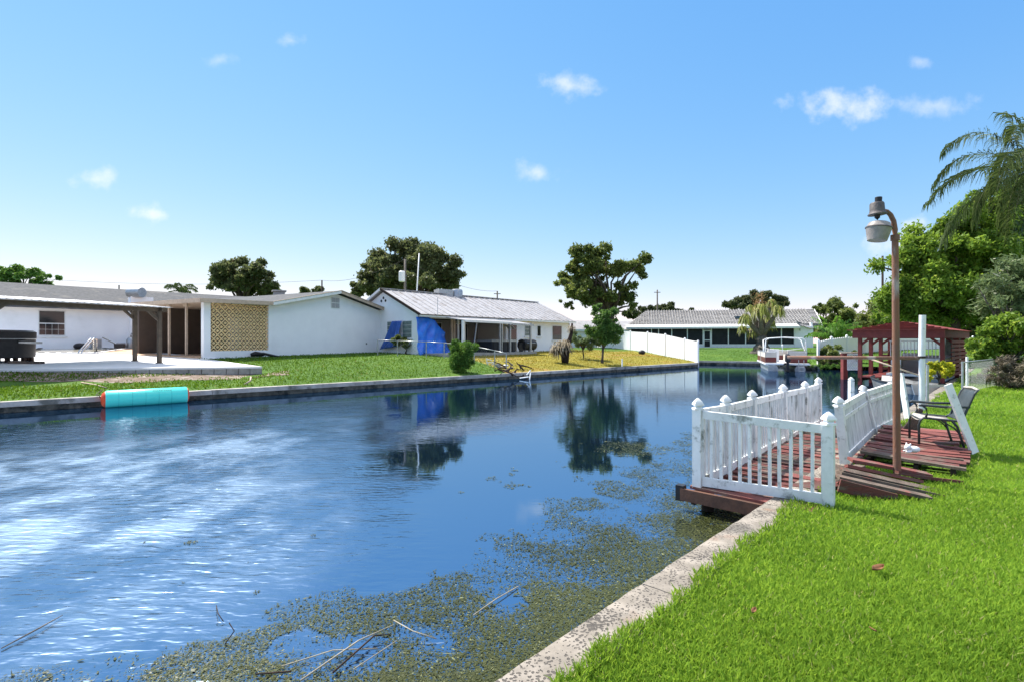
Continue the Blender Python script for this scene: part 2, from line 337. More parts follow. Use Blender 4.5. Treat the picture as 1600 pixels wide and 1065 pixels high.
def water():
    m = bpy.data.materials.new('canal_water'); m.use_nodes = True; nt = m.node_tree; N, L = nt.nodes, nt.links
    p = N['Principled BSDF']; p.inputs['Base Color'].default_value = (.003, .010, .022, 1); p.inputs['Roughness'].default_value = .03
    p.inputs['IOR'].default_value = 6.5; p.inputs['Specular Tint'].default_value = (.58, .77, 1, 1)
    ge = N.new('ShaderNodeNewGeometry'); sx = N.new('ShaderNodeSeparateXYZ'); L.new(ge.outputs['Position'], sx.inputs[0])
    def mth(op, a, b=None, c=None):
        n = N.new('ShaderNodeMath'); n.operation = op
        for i, x in enumerate((a, b, c)):
            if x is None: continue
            if isinstance(x, (int, float)): n.inputs[i].default_value = x
            else: L.new(x, n.inputs[i])
        return n.outputs[0]
    def mr(v, a, b, c=0., d=1.):
        n = N.new('ShaderNodeMapRange'); n.interpolation_type = 'SMOOTHSTEP'; L.new(v, n.inputs[0])
        for i, x in enumerate((a, b, c, d)): n.inputs[i+1].default_value = x
        return n.outputs[0]
    def nz(scale, stretch, det, rough=.5, rot=0, dist=0):
        mp = N.new('ShaderNodeMapping'); mp.inputs['Scale'].default_value = stretch; mp.inputs['Rotation'].default_value = (0, 0, rot)
        L.new(ge.outputs['Position'], mp.inputs[0]); n = N.new('ShaderNodeTexNoise'); n.inputs['Scale'].default_value = scale
        n.inputs['Detail'].default_value = det; n.inputs['Roughness'].default_value = rough; n.inputs['Distortion'].default_value = dist
        L.new(mp.outputs[0], n.inputs['Vector']); return n.outputs[0]
    X, Y, Z = sx.outputs
    patch = nz(.33, (1, 1, 1), 3, .6)
    # wind-ruffled water on the open left side, sheltered water by the far wall and under the near bank
    wall = mth('ADD', mth('MULTIPLY', mth('ADD', X, 13.5), .671), mth('MULTIPLY', mth('SUBTRACT', 13.5, Y), .742))      # metres out from the far wall
    wind = mth('ADD', mth('MULTIPLY_ADD', Y, .30, X), mth('MULTIPLY_ADD', patch, 5.0, -2.5))
    left = mr(wind, 1.2, -1.2)
    mid = mth('MULTIPLY', mr(mth('ADD', Y, mth('MULTIPLY_ADD', patch, 6, -3)), 8.5, 11.0), .10)
    ruf = mth('MAXIMUM', left, mid)
    ruf = mth('MULTIPLY', ruf, mr(mth('ADD', wall, mth('MULTIPLY_ADD', patch, 3, -1.5)), 2.2, 5.0))
    gust = mr(nz(.9, (1, .75, 1), 5, .65, R(20)), .33, .62, .42, 1.0)
    L.new(mth('MULTIPLY_ADD', mth('MULTIPLY', mth('MULTIPLY', mth('MULTIPLY', left, gust), mr(wall, 4.6, 8.4)), mr(Y, 2.4, 5.5, .5, 1.0)), .28, .03), p.inputs['Roughness'])
    amp = mth('MULTIPLY_ADD', ruf, .0125, .00022)
    r1 = nz(13, (.34, 1, 1), 2.4, .52, R(8), .35)
    r2 = nz(2.2, (.5, 1, 1), 2, .5, R(-12))
    hgt = mth('ADD', mth('MULTIPLY', r1, amp), mth('MULTIPLY', r2, mth('MULTIPLY', amp, 1.3)))
    b = N.new('ShaderNodeBump'); b.inputs['Strength'].default_value = 1; b.inputs['Distance'].default_value = 1.0
    L.new(hgt, b.inputs['Height']); L.new(b.outputs[0], p.inputs['Normal'])
    mb = MB(); mb.add([(-200, -60, 0), (250, -60, 0), (250, 200, 0), (-200, 200, 0)], [(0, 1, 2, 3)])
    tag(mb.build('water', m), kind='structure')
water()

# ---------------- seawalls ----------------
def pitted():
    m = bpy.data.materials.new('pitted_cap'); m.use_nodes = True; nt = m.node_tree; N, L = nt.nodes, nt.links
    p = N['Principled BSDF']; p.inputs['Roughness'].default_value = .9
    ge = N.new('ShaderNodeNewGeometry')
    def nz(sc, det=6):
        n = N.new('ShaderNodeTexNoise'); n.inputs['Scale'].default_value = sc; n.inputs['Detail'].default_value = det; L.new(ge.outputs['Position'], n.inputs['Vector']); return n.outputs[0]
    def mix(f, a, b):
        x = N.new('ShaderNodeMix'); x.data_type = 'RGBA'; L.new(f, x.inputs[0])
        for i, c in ((6, a), (7, b)):
            if isinstance(c, tuple): x.inputs[i].default_value = (*c, 1)
            else: L.new(c, x.inputs[i])
        return x.outputs[2]
    def mr(v, a, b):
        n = N.new('ShaderNodeMapRange'); n.interpolation_type = 'SMOOTHSTEP'; L.new(v, n.inputs[0]); n.inputs[1].default_value = a; n.inputs[2].default_value = b; return n.outputs[0]
    c = mix(mr(nz(6), .35, .65), (.28, .245, .205), (.19, .165, .135))
    c = mix(mr(nz(2.3), .60, .74), c, (.22, .145, .10))
    c = mix(mr(nz(1.1), .58, .72), c, (.11, .10, .085))
    vo = N.new('ShaderNodeTexVoronoi'); vo.inputs['Scale'].default_value = 50; vo.inputs['Randomness'].default_value = 1
    ad = N.new('ShaderNodeVectorMath'); ad.operation = 'MULTIPLY_ADD'
    nv = N.new('ShaderNodeTexNoise'); nv.inputs['Scale'].default_value = 25; L.new(ge.outputs['Position'], nv.inputs['Vector'])
    L.new(nv.outputs['Color'], ad.inputs[0]); ad.inputs[1].default_value = (.035,)*3; L.new(ge.outputs['Position'], ad.inputs[2]); L.new(ad.outputs[0], vo.inputs['Vector'])
    sp = N.new('ShaderNodeMath'); sp.operation = 'MULTIPLY_ADD'; L.new(nz(3.5), sp.inputs[0]); sp.inputs[1].default_value = 1.25; sp.inputs[2].default_value = -.32
    sb = N.new('ShaderNodeMath'); sb.operation = 'SUBTRACT'; L.new(vo.outputs['Distance'], sb.inputs[0]); L.new(sp.outputs[0], sb.inputs[1])
    pit = mr(sb.outputs[0], .06, -.04)
    c = mix(pit, c, (.075, .065, .055)); L.new(c, p.inputs['Base Color'])
    b = N.new('ShaderNodeBump'); b.inputs['Strength'].default_value = .9; b.inputs['Distance'].default_value = .012; b.invert = True
    L.new(pit, b.inputs['Height']); b2 = N.new('ShaderNodeBump'); b2.inputs['Strength'].default_value = .5; b2.inputs['Distance'].default_value = .01
    L.new(nz(40), b2.inputs['Height']); L.new(b.outputs[0], b2.inputs['Normal']); L.new(b2.outputs[0], p.inputs['Normal'])
    return m
cap_m = pitted()
def jag_slab(a0, a1, n=18):                          # a worn cap slab, edges uneven
    mb = MB(); rows = []
    for i in range(n+1):
        a = a0+(a1-a0)*i/n; j = lambda k: random.uniform(-.007, .007)
        rows.append([SF(a, .0+j(0), -.4), SF(a, .0+j(0), .268+j(0)), SF(a, .022+j(1), .288+j(0)*.3), SF(a, .15, .291), SF(a, .29+j(2), .288), SF(a, .34, .2)])
    mb.ribbon(rows)
    for r in (rows[0], rows[-1]): mb.add(r, [tuple(range(6))])
    return mb
sw = thing('seawall', 'pitted pale concrete seawall cap along the near lawn edge', 'seawall', SF(0, 0, 0))
a = -8.0
while a < 34:
    ln = 2.35 if a < 8 else 5
    jag_slab(a, a+ln-.008).build('cap_slab', cap_m, sw, smooth=40); a += ln
UF = Fr((-13.5, 13.5), (.742, .671))                 # far wall, main run: a along it, b inland
def far_wall(name, label, pts, face_m, top_m, step):
    t = thing(name, label, 'seawall', (pts[0][0], pts[0][1], 0))
    for (ax, ay), (bx_, by) in zip(pts[:-1], pts[1:]):
        L = math.hypot(bx_-ax, by-ay); fr = Fr((ax, ay), (bx_-ax, by-ay)); n = max(1, round(L/step)); s = L/n
        for k in range(n):
            dz = random.uniform(-.006, .006)
            w = MB().fbox(fr, k*s, (k+1)*s-.006, .03, .25, -.6, .16); w.build('wall_panel', face_m, t)
            MB().fbox(fr, k*s, (k+1)*s-.012, -.05+random.uniform(-.01, .01), .34, .155, .30+dz).build('cap_slab', top_m, t)
    return t
cap_far = M('grey_cap', (.40, .37, .34), (.28, .26, .24), 3, .9, .4, 30, c3=(.12, .115, .1), s3=2, lo3=.5, hi3=.7, rand=.1)
far_wall('seawall', 'long dark stained seawall below the far lawns', [(-36, -6.85), (-13.5, 13.5), (13.95, 38.3)], conc_dark, cap_far, 2.4)
far_wall('seawall', 'low seawall below the lawn of the screened house', [(13.95, 38.3), (15.3, 42.4), (19.6, 40.2), (20.3, 34.6)], conc_dark, cap_far, 2.4)

# ---------------- grass blades, floating weed ----------------
def blades(name, X, Y, Z, hgt, wid, mat, lean=.75, var=None, bend=None):
    n = len(X); az = rng.uniform(0, 2*np.pi, n); le = rng.uniform(.1, lean, n)*1.0
    D = np.stack([np.cos(az)*le, np.sin(az)*le, np.ones(n)], 1); D /= np.linalg.norm(D, axis=1)[:, None]
    a2 = rng.uniform(0, 2*np.pi, n); S = np.stack([np.cos(a2), np.sin(a2), np.zeros(n)], 1)
    P = np.stack([X, Y, Z], 1); h = hgt[:, None]; w = wid[:, None]
    tip = P+D*h+np.stack([np.cos(az), np.sin(az), -.6*np.ones(n)], 1)*h*.25*rng.random((n, 1))
    mid = P+D*h*.45
    V = np.stack([P-np.array([0, 0, .01]), mid+S*w, tip, mid-S*w], 1)
    if var is None: var = rng.random(n)
    return qmesh(name, V, 4, mat, var=np.clip(var, 0, 1))
grass_leaf = LEAF('grass_blade', (.085, .175, .012), (.25, .40, .045), .5, .7, c3=(.32, .33, .12), spec=.1)
def near_grass():
    n = 430000
    d = 1.9*np.exp(rng.random(n)*math.log(26/1.9)); px = rng.uniform(560, 1900, n)
    X = (px-800)/800*d; Y = d
    rx = X-SF.o.x; ry = Y-SF.o.y; a = rx*SF.u.x+ry*SF.u.y; b = rx*SF.v.x+ry*SF.v.y
    edge = .10+.17*fbm(a*1.6, a*0+3, 4, 3)+.10*vnoise(a*7, a*0, 9)
    k = (b > edge) & ~((a > 4.05) & (a < 9.3) & (b < .45) & (rng.random(n) < .8))
    # bare where boards lie
    rel_x = X-2.07; rel_y = Y-5.7; u = rel_x*.668+rel_y*.744; v = rel_x*.744-rel_y*.668
    k &= ~((u > 2.45) & (u < 5.6) & (v > 1.0) & (v < 2.15) & (rng.random(n) < .97))
    X, Y, a, b, d = X[k], Y[k], a[k], b[k], d[k]; n = len(X)
    patch = fbm(X*.9, Y*.9, 4, 2); p2 = fbm(X*.28, Y*.28, 3, 8)
    h = (.022+.034*rng.random(n))*(.75+.7*patch)*(1+.035*d); wd_ = .0029*(1+.16*d)*(.7+.6*rng.random(n))
    tall = (b < edge[k]+.12) & (rng.random(n) < .35); h[tall] *= 1.35
    var = -.02+.85*p2+.7*(patch-.5)+.34*rng.random(n); var = np.clip(var, 0, .88); var[rng.random(n) < .03] = 1
    Z = near_z(a, b); Z = np.where(b < .32, .285, Z)
    o = blades('grass', X, Y, Z, h, wd_, grass_leaf, 1.0, var); tag(o, 'bright green near lawn grass beside the seawall', 'grass', kind='stuff')
near_grass()
far_leaf = LEAF('far_grass_blade', (.042, .105, .006), (.098, .185, .014), .4, .8, c3=(.2, .18, .05), spec=.06)
dry_leaf = LEAF('dry_grass_blade', (.155, .135, .012), (.285, .24, .024), .35, .8, c3=(.28, .14, .05), spec=.05)
def far_grass():
    n = 150000; d = 13*np.exp(rng.random(n)*math.log(50/13)); px = rng.uniform(-120, 1420, n); X = (px-800)/800*d; Y = d
    xs = np.array([p[0] for p in SHORE]); ys = np.array([p[1] for p in SHORE]); k = (Y > np.interp(X, xs, ys)+.30)
    X, Y = X[k], Y[k]; D = shore_dist(X, Y); k = D > .28; X, Y, D = X[k], Y[k], D[k]
    soil = (X < -10.0) & (D > 2.1+.9*fbm(X*.8, Y*.8, 3, 4)) & (D < 3.7)      # soil strip and paved deck of the left yard
    k = ~soil | ((D < 3.2) & (rng.random(len(X)) < .25) & (X < -10.0))
    def inpoly(P):
        ins = np.zeros(len(X), bool)
        for (x0, y0), (x1, y1) in zip(P, P[1:]+P[:1]):
            c = ((y0 > Y) != (y1 > Y)) & (X < (x1-x0)*(Y-y0)/(y1-y0+1e-12)+x0); ins ^= c
        return ins
    k &= ~inpoly([(-26.5, 12.9), (-10.1, 20.9), (-15.2, 24.8), (-8.8, 36.6), (-20, 44), (-45, 30)])
    X, Y = X[k], Y[k]
    Z = hf(X, Y); n = len(X); h = rng.uniform(.05, .11, n); w = rng.uniform(.012, .024, n)
    dry = (((PL1[1][0]-PL1[0][0])*(Y-PL1[0][1])-(PL1[1][1]-PL1[0][1])*(X-PL1[0][0])) < 0) & (((PL2[1][0]-PL2[0][0])*(Y-PL2[0][1])-(PL2[1][1]-PL2[0][1])*(X-PL2[0][0])) > 0)
    v = np.clip(.15+.7*fbm(X*.35, Y*.35, 3, 6)+.25*(rng.random(n)-.5), 0, .89); v[rng.random(n) < .02] = 1
    for nm, msk, mt, lb in (('grass', ~dry, far_leaf, 'mown green grass on the lawns across the canal'), ('dry_grass', dry, dry_leaf, 'yellowed dry grass on the slope across the canal')):
        tag(blades(nm, X[msk], Y[msk], Z[msk], h[msk], w[msk], mt, 1.2, v[msk]), lb, 'grass', kind='stuff')
far_grass()
weed_leaf = LEAF('water_weed', (.030, .036, .010), (.088, .098, .032), .15, .35, c3=(.19, .20, .09))
def weeds():
    n = 900000; d = 2.2*np.exp(rng.random(n)*math.log(11.5/2.2)); px = rng.uniform(-150, 1400, n); X = (px-800)/800*d; Y = d
    rx = X-SF.o.x; ry = Y-SF.o.y; a = rx*SF.u.x+ry*SF.u.y; b = -(rx*SF.v.x+ry*SF.v.y)
    nb = fbm(a*.55, b*.55, 4, 11); nf = fbm(X*2.2, Y*2.2, 4, 12)
    wdt = np.interp(a, [-4, -1.5, .5, 2.5, 4.5, 6.5, 9, 11], [2.0, 1.55, 1.25, 1.35, 1.9, 2.5, 2.0, .6])
    edge = wdt*(.55+.9*nb)
    core = np.clip((edge-b)/.9+.5, 0, 1)**1.4*np.clip(.30+2.4*(nf-.36)+.9*np.clip(1-b/(.75*wdt), 0, 1), 0, 1)
    frin = ((b < wdt*1.5) & (nf > .60-.10*(b < wdt*1.3))).astype(float)*.55*np.clip((wdt*1.6-b)/.8, 0, 1)
    far = ((b > 0) & (fbm(X*3.1, Y*3.1, 3, 21) > .80)).astype(float)*.45*(b < 4.2)
    pr = np.maximum(np.maximum(core, frin), far)
    k = (b > .01) & (rng.random(n) < pr) & (a < 11)
    X, Y, d, b, nf = X[k], Y[k], d[k], b[k], nf[k]; n = len(X)
    s = (.0026+.0056*rng.random(n)**1.5)*(1+.17*d); az = rng.uniform(0, 2*np.pi, n)
    A = np.stack([np.cos(az), np.sin(az), rng.uniform(-.10, .14, n)], 1)*s[:, None]
    B = np.stack([-np.sin(az), np.cos(az), rng.uniform(-.15, .15, n)], 1)*(s*rng.uniform(.3, .6, n))[:, None]
    st = rng.random(n) < .12; A[st] *= 3.2; B[st] *= .35; big = rng.random(n) < .06; A[big] *= 1.9; B[big] *= 1.7
    C = np.stack([X, Y, .003+.006*rng.random(n)], 1)
    var = np.clip(.1+.55*fbm(X*1.3, Y*1.3, 3, 31)+.35*(rng.random(n)-.3), 0, .88); var[rng.random(n) < .035] = 1
    o = qmesh('water_weed', np.stack([C-A, C+B, C+A, C-B], 1), 4, weed_leaf, var=var)
    tag(o, 'mat of olive pondweed floating beside the near seawall', 'pondweed', kind='stuff')
weeds()

# ---------------- dock and railings ----------------
DF = Fr((2.07, 5.7), (.668, .744), (.744, -.668))    # a along the dock, b from the water side inland
FIN = [(.074, 0), (.074, .018), (.05, .026), (.046, .04), (.073, .052), (.071, .066), (.046, .098), (.018, .122), (.002, .13)]
def railing(name, label, posts, sp, bot=.07, top=.035, double=0, pm=None, km=None, group='white dock railings', wid=.028, fin=True):
    t = thing(name, label, 'railing', posts[0][0], group)
    for base, tp, own in posts:
        if not own: continue
        base, tp = Vector(base), Vector(tp)
        p = MB().bar(base, tp, .095, .095, up=DF.v).build('post', pm, t)
        if fin and own != 2: MB().lathe(tp, FIN, 4, tp-base, sq=True).build('finial', ceram if own == 3 else pm, p, smooth=35)
    for (b0, t0, _), (b1, t1, _) in zip(posts[:-1], posts[1:]):
        b0, t0, b1, t1 = map(Vector, (b0, t0, b1, t1))
        P = lambda s, h: (b0+(b1-b0)*s)*(1-h)+(t0+(t1-t0)*s)*h
        L = (b1-b0).length; e = .05/L; hh = (t0-b0).length
        ht = 1-top/hh; hb = bot/hh
        MB().bar(P(e, ht), P(1-e, ht), .05, .085).build('top_rail', pm, t)
        MB().bar(P(e, hb), P(1-e, hb), .05, .095).build('bottom_rail', pm, t)
        if double: MB().bar(P(e, 1-double), P(1-e, 1-double), .045, .05).build('middle_rail', pm, t)
        n = max(2, round(L/sp))
        for k in range(n):
            s = (k+.5)/n+random.uniform(-.06, .06)/n
            MB().bar(P(s, hb+.04), P(s+random.uniform(-.05, .05)/n, ht-.04), wid, .028, up=DF.v).build('baluster', km, t)
    return t
A0, A1 = Vector((2.07, 5.7, .275)), Vector((2.07, 5.7, 1.14))
B0, B1 = Vector((3.13, 5.06, .27)), Vector((3.13, 5.06, 1.075))
railing('railing', 'white baluster railing across the near end of the dock', [(A0, A1, 1), (B0, B1, 3)], .098, bot=.075, top=.05, pm=vinyl, km=vinyl, wid=.034)
us = [0, .87, 1.97, 3.55, 4.93, 6.03]; ft = [1.277, 1.242, 1.225, 1.207, 1.178, 1.19]
lp = [(DF(u, .0 if i == 0 else -.01*(-1)**i, .275-.01*i), DF(u, -.02*(i in (2, 3)), f-.135), 0 if i == 0 else 1) for i, (u, f) in enumerate(zip(us, ft))]
railing('railing', 'long mildewed railing with pointed post caps on the water side of the dock', lp, .108, bot=.06, top=.04, pm=vinyl, km=vinyl_old, wid=.05)
rp = [(W(1320, 723, 6.5), W(1311, 634, 6.45), 1), (W(1366, 677, 8.7), W(1350, 612, 8.6), 1), (W(1397, 661, 10), W(1394, 598, 9.95), 1)]
railing('railing', 'leaning mildewed railing between the dock and the broken platform', rp, .10, bot=.06, top=.03, double=.24, pm=vinyl, km=vinyl_old, wid=.075)
mb = MB().bar(W(1418, 653, 10.4), W(1407, 582, 10.5), .13, .04, up=(1, 0, 0)); tag(mb.build('fence_board', vinyl, loc=W(1418, 653, 10.4)), 'narrow white board leaning just behind the rusty lamp pole', 'board')
pl = thing('dock_post', 'lone white post with pointed cap standing in the canal', 'post', W(1330, 640, 12.9))
p = MB().bar((W(1330, 0, 12.9).x, 12.9, -.6), (W(1330, 0, 12.9).x, 12.9, .87), .10, .10).build('post', vinyl, pl); MB().lathe((W(1330, 0, 12.9).x, 12.9, .87), FIN, 4, sq=True).build('finial', vinyl, p, smooth=35)

def plank(parent, p, q, w, h, mat, roll=0, name='plank'):
    p, q = Vector(p), Vector(q); d = (q-p).normalized(); up = Matrix.Rotation(roll, 3, d)@Vector((0, 0, 1))
    n = 5; x = d.cross(up).normalized(); y = x.cross(d).normalized(); mb = MB(); sag = random.uniform(-.012, .006); rows = []
    for i in range(n+1):
        c = p+(q-p)*i/n+y*(sag*4*(i/n)*(1-i/n)); ww = w/2*(1+random.uniform(-.03, .03))
        rows.append([c-x*ww-y*h/2, c+x*ww-y*h/2, c+x*ww+y*h/2, c-x*ww+y*h/2])
    vs = [v for r in rows for v in r]; fs = [(i*4+k, i*4+(k+1) % 4, i*4+4+(k+1) % 4, i*4+4+k) for i in range(n) for k in range(4)]+[(3, 2, 1, 0), (n*4, n*4+1, n*4+2, n*4+3)]
    mb.add(vs, fs); return mb.build(name, mat, parent)
dk = thing('dock', 'sagging dock of dark red planks over the water', 'dock', DF(0, 0, 0))
u = .02
while u < 7.0:
    wv = random.uniform(.125, .14)
    if .30 < u < .95 and random.random() < .62:
        if random.random() < .6: plank(dk, DF(u, -.06, .27), DF(u+random.uniform(-.2, .25), .75, .12+random.uniform(-.1, .12)), wv, .03, random.choice((red_wood, grey_wood)), random.uniform(-.3, .3))
    else: plank(dk, DF(u, -.07, .265+random.uniform(-.012, .012)), DF(u+random.uniform(-.03, .03), 1.14, .275+random.uniform(-.02, .02)), wv, .03, red_wood if random.random() < .8 else grey_wood, random.uniform(-.05, .05))
    u += wv+random.uniform(.006, .02)
MB().bar(DF(-.085, -.16, .19), DF(-.085, .86, .185), .05, .13).build('rim_beam', brown_wood, dk)
for v in (-.03, .5, 1.0): MB().bar(DF(-.06, v, .16), DF(7.0, v, .16), .05, .14).build('joist', dark_wood, dk)
for u in (.12, 2.0, 4.0, 6.0):
    MB().tube([DF(u, .08, -.7), DF(u, .06, .1)], .07, 8).build('piling', dark_wood, dk, smooth=True)
MB().box(DF(-.06, -.17, .2), (.09, .09, .17), rz(R(48))).build('bracket', black_pl, dk)
# rubble under the broken planks
pf = thing('deck_platform', 'broken red plank platform on the lawn under the metal chair', 'platform', DF(2.4, 1.7, .28))
u = 2.5; i = 0
while u < 5.75:
    wv = random.uniform(.125, .145); zz = .40-.03*math.sin(u*2.2)
    tilt = random.uniform(-.05, .05)
    e = random.uniform(-.07, .07)
    plank(pf, DF(u+random.uniform(-.03, .03), 1.12+random.uniform(-.02, .06), zz+tilt*.5), DF(u+random.uniform(-.07, .05), 2.2+e, zz-.02-tilt*.5), wv, .032, grey_wood if i in (0, 3, 4) else red_wood, random.uniform(-.12, .12))
    u += wv+random.uniform(.005, .035); i += 1
for v in (1.25, 1.75, 2.1): MB().bar(DF(2.46, v, .31), DF(5.8, v, .29), .05, .11).build('joist', dark_wood, pf)
cb = thing('collapsed_boards', 'splintered grey and red boards sloping to the grass by the lamp pole', 'boards', W(1380, 775, 5.4))
for p, q, w, m_, r in ((W(1309, 744, 5.42), W(1453, 777, 5.25), .10, grey_wood, .1), (W(1311, 738, 5.55), W(1470, 774, 5.42), .11, grey_wood, -.1),
                     (W(1314, 733, 5.68), W(1482, 771, 5.6), .10, grey_wood, .25), (W(1322, 727, 5.82), W(1440, 752, 5.75), .07, red_wood, -.3),
                     (W(1328, 717, 6.1), W(1452, 741, 6.02), .12, red_wood, .1), (W(1400, 737, 5.95), W(1500, 752, 5.85), .11, red_wood, -.15)):
    plank(cb, p, q, w, .035, m_, r, 'board')
MB().bar(W(1311, 757, 5.36), W(1400, 781, 5.24), .03, .13).build('skirt_board', red_wood, cb)
MB().bar(W(1330, 770, 5.5), W(1345, 752, 5.9), .06, .1).build('joist', dark_wood, cb)
MB().bar(W(1290, 745, 5.5), W(1345, 728, 6.0), .1, .04).build('board', grey_wood, cb)
dd = thing('fallen_boards', 'broken dark red boards lying behind the near railing', 'boards', DF(.8, .7, .2))
for p, q, r in ((DF(.35, .3, .2), DF(1.0, 1.15, .32), .3), (DF(.25, .65, .16), DF(1.5, 1.2, .30), -.4), (DF(.5, 1.1, .22), DF(1.7, 1.05, .38), .2)): plank(dd, p, q, .13, .03, random.choice((red_wood, grey_wood)), r, 'board')
pan = MB().poly([W(1411, 669, 7.9), W(1434, 672, 7.9), W(1443, 640, 8.15), W(1437, 638, 8.15)], (.03, .05, .01)); tag(pan.build('leaning_panel', dark_wood, loc=W(1425, 670, 7.9)), 'dark wooden panel tipped up beside the metal chair seat', 'panel')

# ---------------- lamp ----------------
lm = thing('yard_lamp', 'rusty gooseneck yard lamp with its shade hanging loose', 'lamp', (4.515, 6.0, .27))
def wl(px, py): return W(px, py, 6.0)
MB().tube([(4.515, 6, .1), wl(1400, 560), wl(1398.6, 374)], [.040, .037, .034], 12).build('pole', rust, lm, smooth=40)
lamp_grey = M('oxidised_lamp_metal', (.085, .075, .078), (.13, .115, .11), 14, .6, .2, 50, metal=.3)
shade_m = M('clouded_lamp_shade', (.30, .27, .255), (.22, .195, .18), 9, .45, .15, 30)
MB().tube([wl(1398.6, 376), wl(1398.4, 360), wl(1396.3, 346), wl(1391.5, 336), wl(1386, 331), wl(1379, 329.5)], [.034, .03, .028, .027, .026, .025], 10).build('gooseneck', rust, lm, smooth=60)
MB().lathe(wl(1398.6, 372), [(.046, -.03), (.046, .035)], 12).build('collar', rust, lm, smooth=40)
bolt = MB().tube([wl(1399, 369.5), wl(1404.5, 369.5)], .02, 6); bolt.build('bolt', lamp_grey, lm)
hd = MB().lathe(wl(1371, 335.5), [(.095, -.005), (.098, .006), (.083, .02), (.076, .045), (.073, .125), (.064, .14), (.033, .145), (.032, .15)], 20, axis=(-.05, 0, 1)).build('lamp_head', lamp_grey, lm, smooth=35)
MB().lathe(wl(1372.5, 315.5), [(.036, 0), (.037, .05), (.033, .054)], 14, axis=(.04, 0, 1)).build('light_sensor', black_pl, hd, smooth=35)
MB().lathe(wl(1370.8, 342.2), [(.004, -.012), (.014, .0), (.028, .012), (.028, .05)], 12).build('socket', black_pl, hd, smooth=35)
ax = Vector((.14, .0, 1)).normalized()
sh = MB().lathe(wl(1373, 357), [(.092, -.145), (.098, -.147), (.118, -.06), (.129, -.003), (.132, .003), (.128, .008), (.104, .062), (.085, .072), (.02, .076)], 24, axis=ax).build('lamp_shade', shade_m, lm, smooth=35)
MB().lathe(wl(1373, 357), [(.132, -.004), (.136, -.002), (.136, .008), (.13, .012)], 24, axis=ax).build('rim', lamp_grey, sh, smooth=35)
MB().tube([wl(1371, 342), wl(1373, 349)], .003, 5).build('wire', lamp_grey, lm)

# ---------------- chair, leaning board, ornament ----------------
CO = Vector((6.24, 7.5, .415)); cf = Vector((-.88, .42, 0)).normalized(); cs = Vector((-cf.y, cf.x, 0))   # forward, sideways
def cp(f, s, z): return CO+(cf*f+cs*s+Vector((0, 0, z)))*.94
ch = thing('patio_chair', 'dark metal patio armchair with a pale worn seat facing the water', 'chair', CO)
for s in (-.27, .27):
    MB().tube([cp(.30, s, 0), cp(.30, s, .30), cp(.285, s, .37), cp(.24, s, .41), cp(.0, s, .395), cp(-.17, s, .385), cp(-.23, s, .43), cp(-.26, s, .52), cp(-.36, s, .80), cp(-.40, s, .86)], .016, 8).build('side_frame', dgrey, ch, smooth=True)
    MB().tube([cp(-.10, s, .385), cp(-.16, s, .3), cp(-.20, s, .15), cp(-.24, s, 0)], .016, 8).build('leg', dgrey, ch, smooth=True)
    MB().tube([cp(.05, s, .40), cp(.0, s, .36), cp(-.12, s, .28), cp(-.19, s, .19)], .010, 6).build('brace', dgrey, ch, smooth=True)
    MB().tube([cp(.22, s, .41), cp(.20, s, .47), cp(.21, s, .55), cp(.25, s, .59), cp(.285, s, .595)], .014, 8).build('arm_support', dgrey, ch, smooth=True)
    MB().tube([cp(.30, s, .59), cp(.27, s, .605), cp(.0, s, .59), cp(-.31, s, .60)], [.014, .019, .019, .016], 8).build('armrest', dgrey, ch, smooth=True)
MB().ribbon([[cp(f, s, z+.03*abs(s/.27)**2-.03) for s in np.linspace(-.262, .262, 7)] for f, z in ((.29, .385), (.25, .425), (.1, .405), (-.05, .39), (-.16, .39))]).build('seat', sling, ch, smooth=True, thick=.012)
MB().ribbon([[cp(f-.02*(1-abs(s/.27)**2), s, z) for s in np.linspace(-.262, .262, 7)] for f, z in ((-.17, .40), (-.23, .44), (-.27, .55), (-.31, .68), (-.36, .80), (-.40, .86))]).build('backrest', dgrey, ch, smooth=True, thick=.014)
MB().tube([cp(.28, -.27, .385), cp(.28, .27, .385)], .012, 6).build('front_bar', dgrey, ch, smooth=True)
MB().tube([cp(-.40, -.28, .86), cp(-.42, 0, .875), cp(-.40, .28, .86)], .017, 8).build('top_bar', sling, ch, smooth=True)
wb = MB().bar(W(1523, 707, 7.1), W(1481, 600, 7.2), .13, .028, up=(.25, -1, .1)); tag(wb.build('trim_board', vinyl, loc=W(1523, 707, 7.1)), 'long white trim board leaning against the metal chair', 'board')
oc = W(1424, 704, 6.85)
orn = MB()
def blob(mb, c, r, n=12):
    c = Vector(c); prof = [(math.cos(t)*1.0, math.sin(t)) for t in np.linspace(-1.5, 1.5, 9)]
    vs = []
    for pr, z in prof: vs += [c+Vector((math.cos(2*math.pi*k/n)*pr*r[0], math.sin(2*math.pi*k/n)*pr*r[1], z*r[2])) for k in range(n)]
    fs = [(i*n+k, i*n+(k+1) % n, (i+1)*n+(k+1) % n, (i+1)*n+k) for i in range(8) for k in range(n)]+[tuple(range(n))[::-1], tuple(8*n+k for k in range(n))]
    mb.add(vs, fs)
for c, r in (((.035, 0, .045), (.08, .05, .045)), ((-.055, -.01, .075), (.042, .035, .04)), ((-.085, -.015, .065), (.022, .022, .018)), ((-.05, .02, .115), (.012, .008, .022)), ((-.035, -.03, .112), (.012, .008, .022)), ((-.06, -.03, .018), (.045, .016, .015)), ((-.05, .03, .018), (.045, .016, .015))):
    blob(orn, oc+Vector(c)+Vector((0, 0, -.02)), r)
oo = orn.build('ornament', ceram, loc=oc, smooth=True); tag(oo, 'small white animal ornament lying on the platform boards', 'ornament')
oo.modifiers.new('merge', 'REMESH').voxel_size = .007; oo.modifiers['merge'].use_smooth_shade = True

